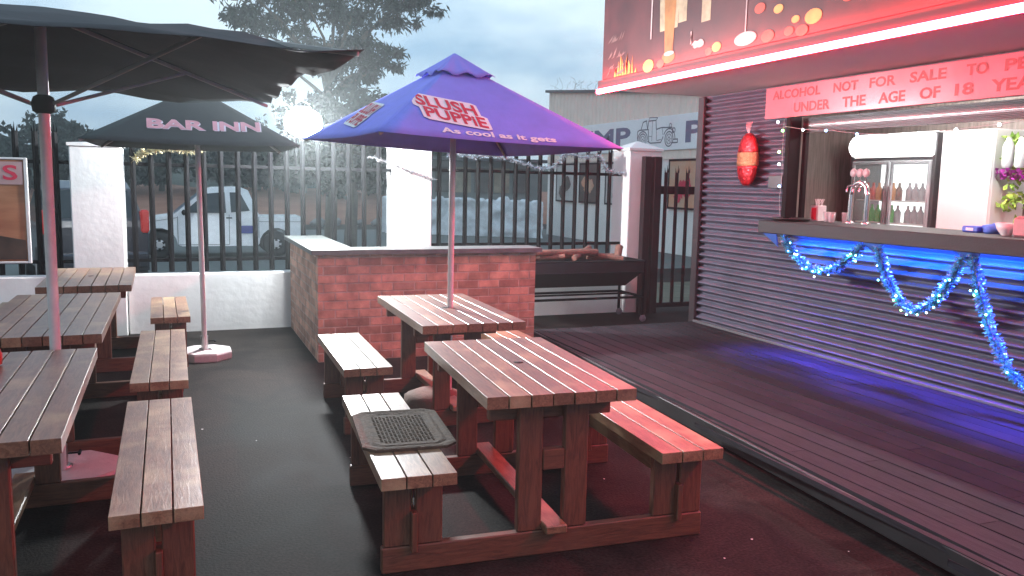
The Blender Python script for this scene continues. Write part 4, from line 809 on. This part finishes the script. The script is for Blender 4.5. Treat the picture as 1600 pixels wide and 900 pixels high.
# neighbouring building continuing to the left
nb_ = thing('shop_building', 'low grey shopfront behind the white rubble wall', 'building', (0, 0, 0))
k = MB(); k.box(9.2, 17, 38.0, 38.3, -.6, 2.6); k.build('wall', mat('grey_shop_wall', (.22, .25, .24), .8, var=.2, vscale=.6), nb_)
for i in range(7): k = MB(); k.box(9.5+i*1.0, 10.3+i*1.0, 37.94, 38.0, 1.1, 2.3); k.build('window', mat(['shop_glass_a', 'shop_glass_b'][i % 2], [(.1, .1, .09), (.34, .3, .22)][i % 2], .4, var=.4, vscale=2), nb_)
k = MB(); k.box(9.0, 17.2, 37.2, 38.4, 2.6, 2.75); k.build('roof', mat('roof_edge', (.08, .08, .085), .6), nb_)
# white rubble wall
rw = MB(); nu, nv = 70, 16; vs = []
for sd in (0, 1):
    for j in range(nv+1):
        for i in range(nu+1):
            t_ = i/nu; x = 7.6+5.2*t_; y = 32-3.5*t_; top = .95+.22*mnoise.noise(Vector((i*.25, 0, 5)))+.12*mnoise.noise(Vector((i*.9, 0, 1))); z = -.6+(top+.6)*j/nv
            d = .16*mnoise.noise(Vector((x*2.2, z*2.6, 7)))+.08*mnoise.noise(Vector((x*6, z*6, 2))); vs.append((x, y-.2+d if sd == 0 else y+.3, z))
m_ = (nu+1)*(nv+1); fs = [(j*(nu+1)+i, j*(nu+1)+i+1, (j+1)*(nu+1)+i+1, (j+1)*(nu+1)+i) for j in range(nv) for i in range(nu)]
fs += [tuple(m_+q for q in f_[::-1]) for f_ in fs]+[(nv*(nu+1)+i, nv*(nu+1)+i+1, m_+nv*(nu+1)+i+1, m_+nv*(nu+1)+i) for i in range(nu)]
rw.raw(vs, fs, True); rw.build('stone_wall', mat('whitewashed_stone', (.7, .74, .77), .85, var=.15, bump=.7, bscale=5), label='whitewashed lumpy stone wall across the road, behind the right fence bay', cat='wall')

# ------------------------------------------------------------------ trees
BARK = mat('bark', (.09, .075, .06), .9, bump=.6, var=.3)
def tree(lab, base, H_, blobs, leafm, ln, wd, per, droop, tr=.25, group=None, seed=1):
    random.seed(seed); t = thing('tree', lab, 'tree', base, 0, group)
    k = MB(); top = Vector((0, 0, H_*.75)); trunk = [Vector((0, 0, -.1)), Vector((.1, .1, H_*.3)), Vector((-.05, 0, H_*.55)), top]; k.tube(trunk, [tr, tr*.8, tr*.6, tr*.25], 9)
    for c, s in blobs:
        c = Vector(c); j = trunk[2] if c.z < H_*.75 else trunk[1].lerp(trunk[3], .7); md = (j+c)/2+Vector((random.uniform(-.3, .3), random.uniform(-.3, .3), .2)); k.tube([j, md, c, c+(c-md)*.4], [tr*.32, tr*.2, tr*.1, .01], 6)
    k.build('trunk', BARK, t); k = MB()
    for c, s in blobs:
        c = Vector(c)
        for q in range(int(7*s*2)+4):
            cc = c+Vector((random.gauss(0, s*.5), random.gauss(0, s*.5), random.gauss(0, s*.38))); leafquads(k, cc, (s*.17, s*.17, s*.12), per, ln, wd, droop)
    k.build('crown', leafm, t)
    return t
EU = mat('gum_leaf', (.02, .03, .024), .6, island=.4, var=.3); DL = mat('dark_leaf', (.022, .034, .022), .7, island=.4, var=.3)
B = [((-2.6, 0, 6.3), .7), ((-1.7, .3, 6.7), .8), ((-.8, 0, 5.6), .6), ((-.6, 0, 6.9), .9), ((.3, .3, 5.9), .7), ((.7, -.3, 6.8), .9), ((1.3, .2, 5.3), .55), ((1.2, .1, 6.2), .7), ((1.9, 0, 5.6), .5), ((2.0, -.2, 7.0), .8), ((2.9, .3, 7.4), .6), ((-2.9, 0, 7.6), .8), ((-1.4, 0, 7.9), .9), ((.3, 0, 8.1), 1.0), ((1.6, 0, 8.2), .8), ((3.2, 0, 8.0), .5), ((-1.9, .2, 5.5), .4), ((.9, .1, 4.9), .4)]
tree('tall gum tree with drooping leaf clumps against the sky above the purple parasol', (4.3, 25, -.45), 8, [((a*.92, b, c), s) for (a, b, c), s in B], EU, .24, .032, 62, 1.0, .2, seed=2)
tree('dense dark rounded tree just left of the purple parasol', (4.6, 23.5, -.45), 5.2, [((-1.3, 0, 3.6), .8), ((-.6, 0, 3.8), .8), ((.1, 0, 4.1), .7), ((.8, 0, 4.0), .7), ((1.0, .2, 3.3), .8), ((-1.2, 0, 3.0), .9), ((0, 0, 3.3), 1.1), ((-.5, 0, 2.2), .9), ((.8, 0, 2.2), .8)], DL, .16, .05, 60, .3, .2, seed=4)
random.seed(8)
for i in range(13):
    x = -14+i*2.3+random.uniform(-.5, .5); h = random.uniform(2.4, 3.6); sx = random.uniform(.9, 1.3)
    tree('dark bushy tree on top of the red earth bank', (x, 46+random.uniform(-1.5, 2), 0.9), h, [((random.uniform(-1.2, 1.2)*sx, 0, random.uniform(.6, h*.8)), random.uniform(.8, 1.1)) for _ in range(9)], DL, .3, .1, 34, .2, .16, group='dark trees along the bank', seed=100+i)
    random.seed(50+i)
k = MB(); random.seed(4)
for i in range(14):
    p = Vector((14.1, 26+i*.32, rz_(26+i*.32)+.1)); pts = [p]
    for j in range(4): pts.append(pts[-1]+Vector((random.uniform(-.1, .1), random.uniform(-.3, .3), random.uniform(.02, .2))))
    k.tube(pts, .005, 4)
k.build('razor_wire', BLACK, label='bare tangled wire along the workshop roof edge', cat='wire')

# litter
random.seed(9)
for i, (x, y) in enumerate(((.42, 5.09), (.12, 5.44), (2.95, 3.92), (2.16, 2.78), (2.73, 2.65), (2.13, 3.81), (2.3, 2.5), (1.9, 3.6), (.9, 4.6), (2.4, 2.9), (-.1, 2.7))):
    k = MB(); r = random.uniform(.004, .009); k.raw([(r*random.uniform(.6, 1.2)*math.cos(a), r*random.uniform(.6, 1.2)*math.sin(a), .003+random.uniform(0, .003)) for a in [j*1.05 for j in range(6)]]+[(0, 0, .001)], [(0, 1, 2, 3, 4, 5)]); o = k.build('paper_scrap', mat('paper', (.7, .7, .68), .8), label='tiny pale scrap of litter on the dark asphalt', cat='litter', group='scraps of litter on the asphalt'); o.location = (x, y, .002)

# ------------------------------------------------------------------ thin air volume added to imitate lens glare round the floodlight
hz = MB(); hz.box(-270, 270, -90, 270, -2.0, 16, .001); ho = hz.build('glare_volume', bpy.data.materials.new('glare_air'), kind='stuff')
hm = ho.data.materials[0]; hm.use_nodes = True; hn = hm.node_tree.nodes; hn.clear(); ho_ = hn.new('ShaderNodeOutputMaterial'); pv = hn.new('ShaderNodeVolumePrincipled')
pv.inputs['Color'].default_value = (.85, .93, .95, 1); pv.inputs['Density'].default_value = .0034; pv.inputs['Anisotropy'].default_value = .62; hm.node_tree.links.new(pv.outputs[0], ho_.inputs['Volume'])
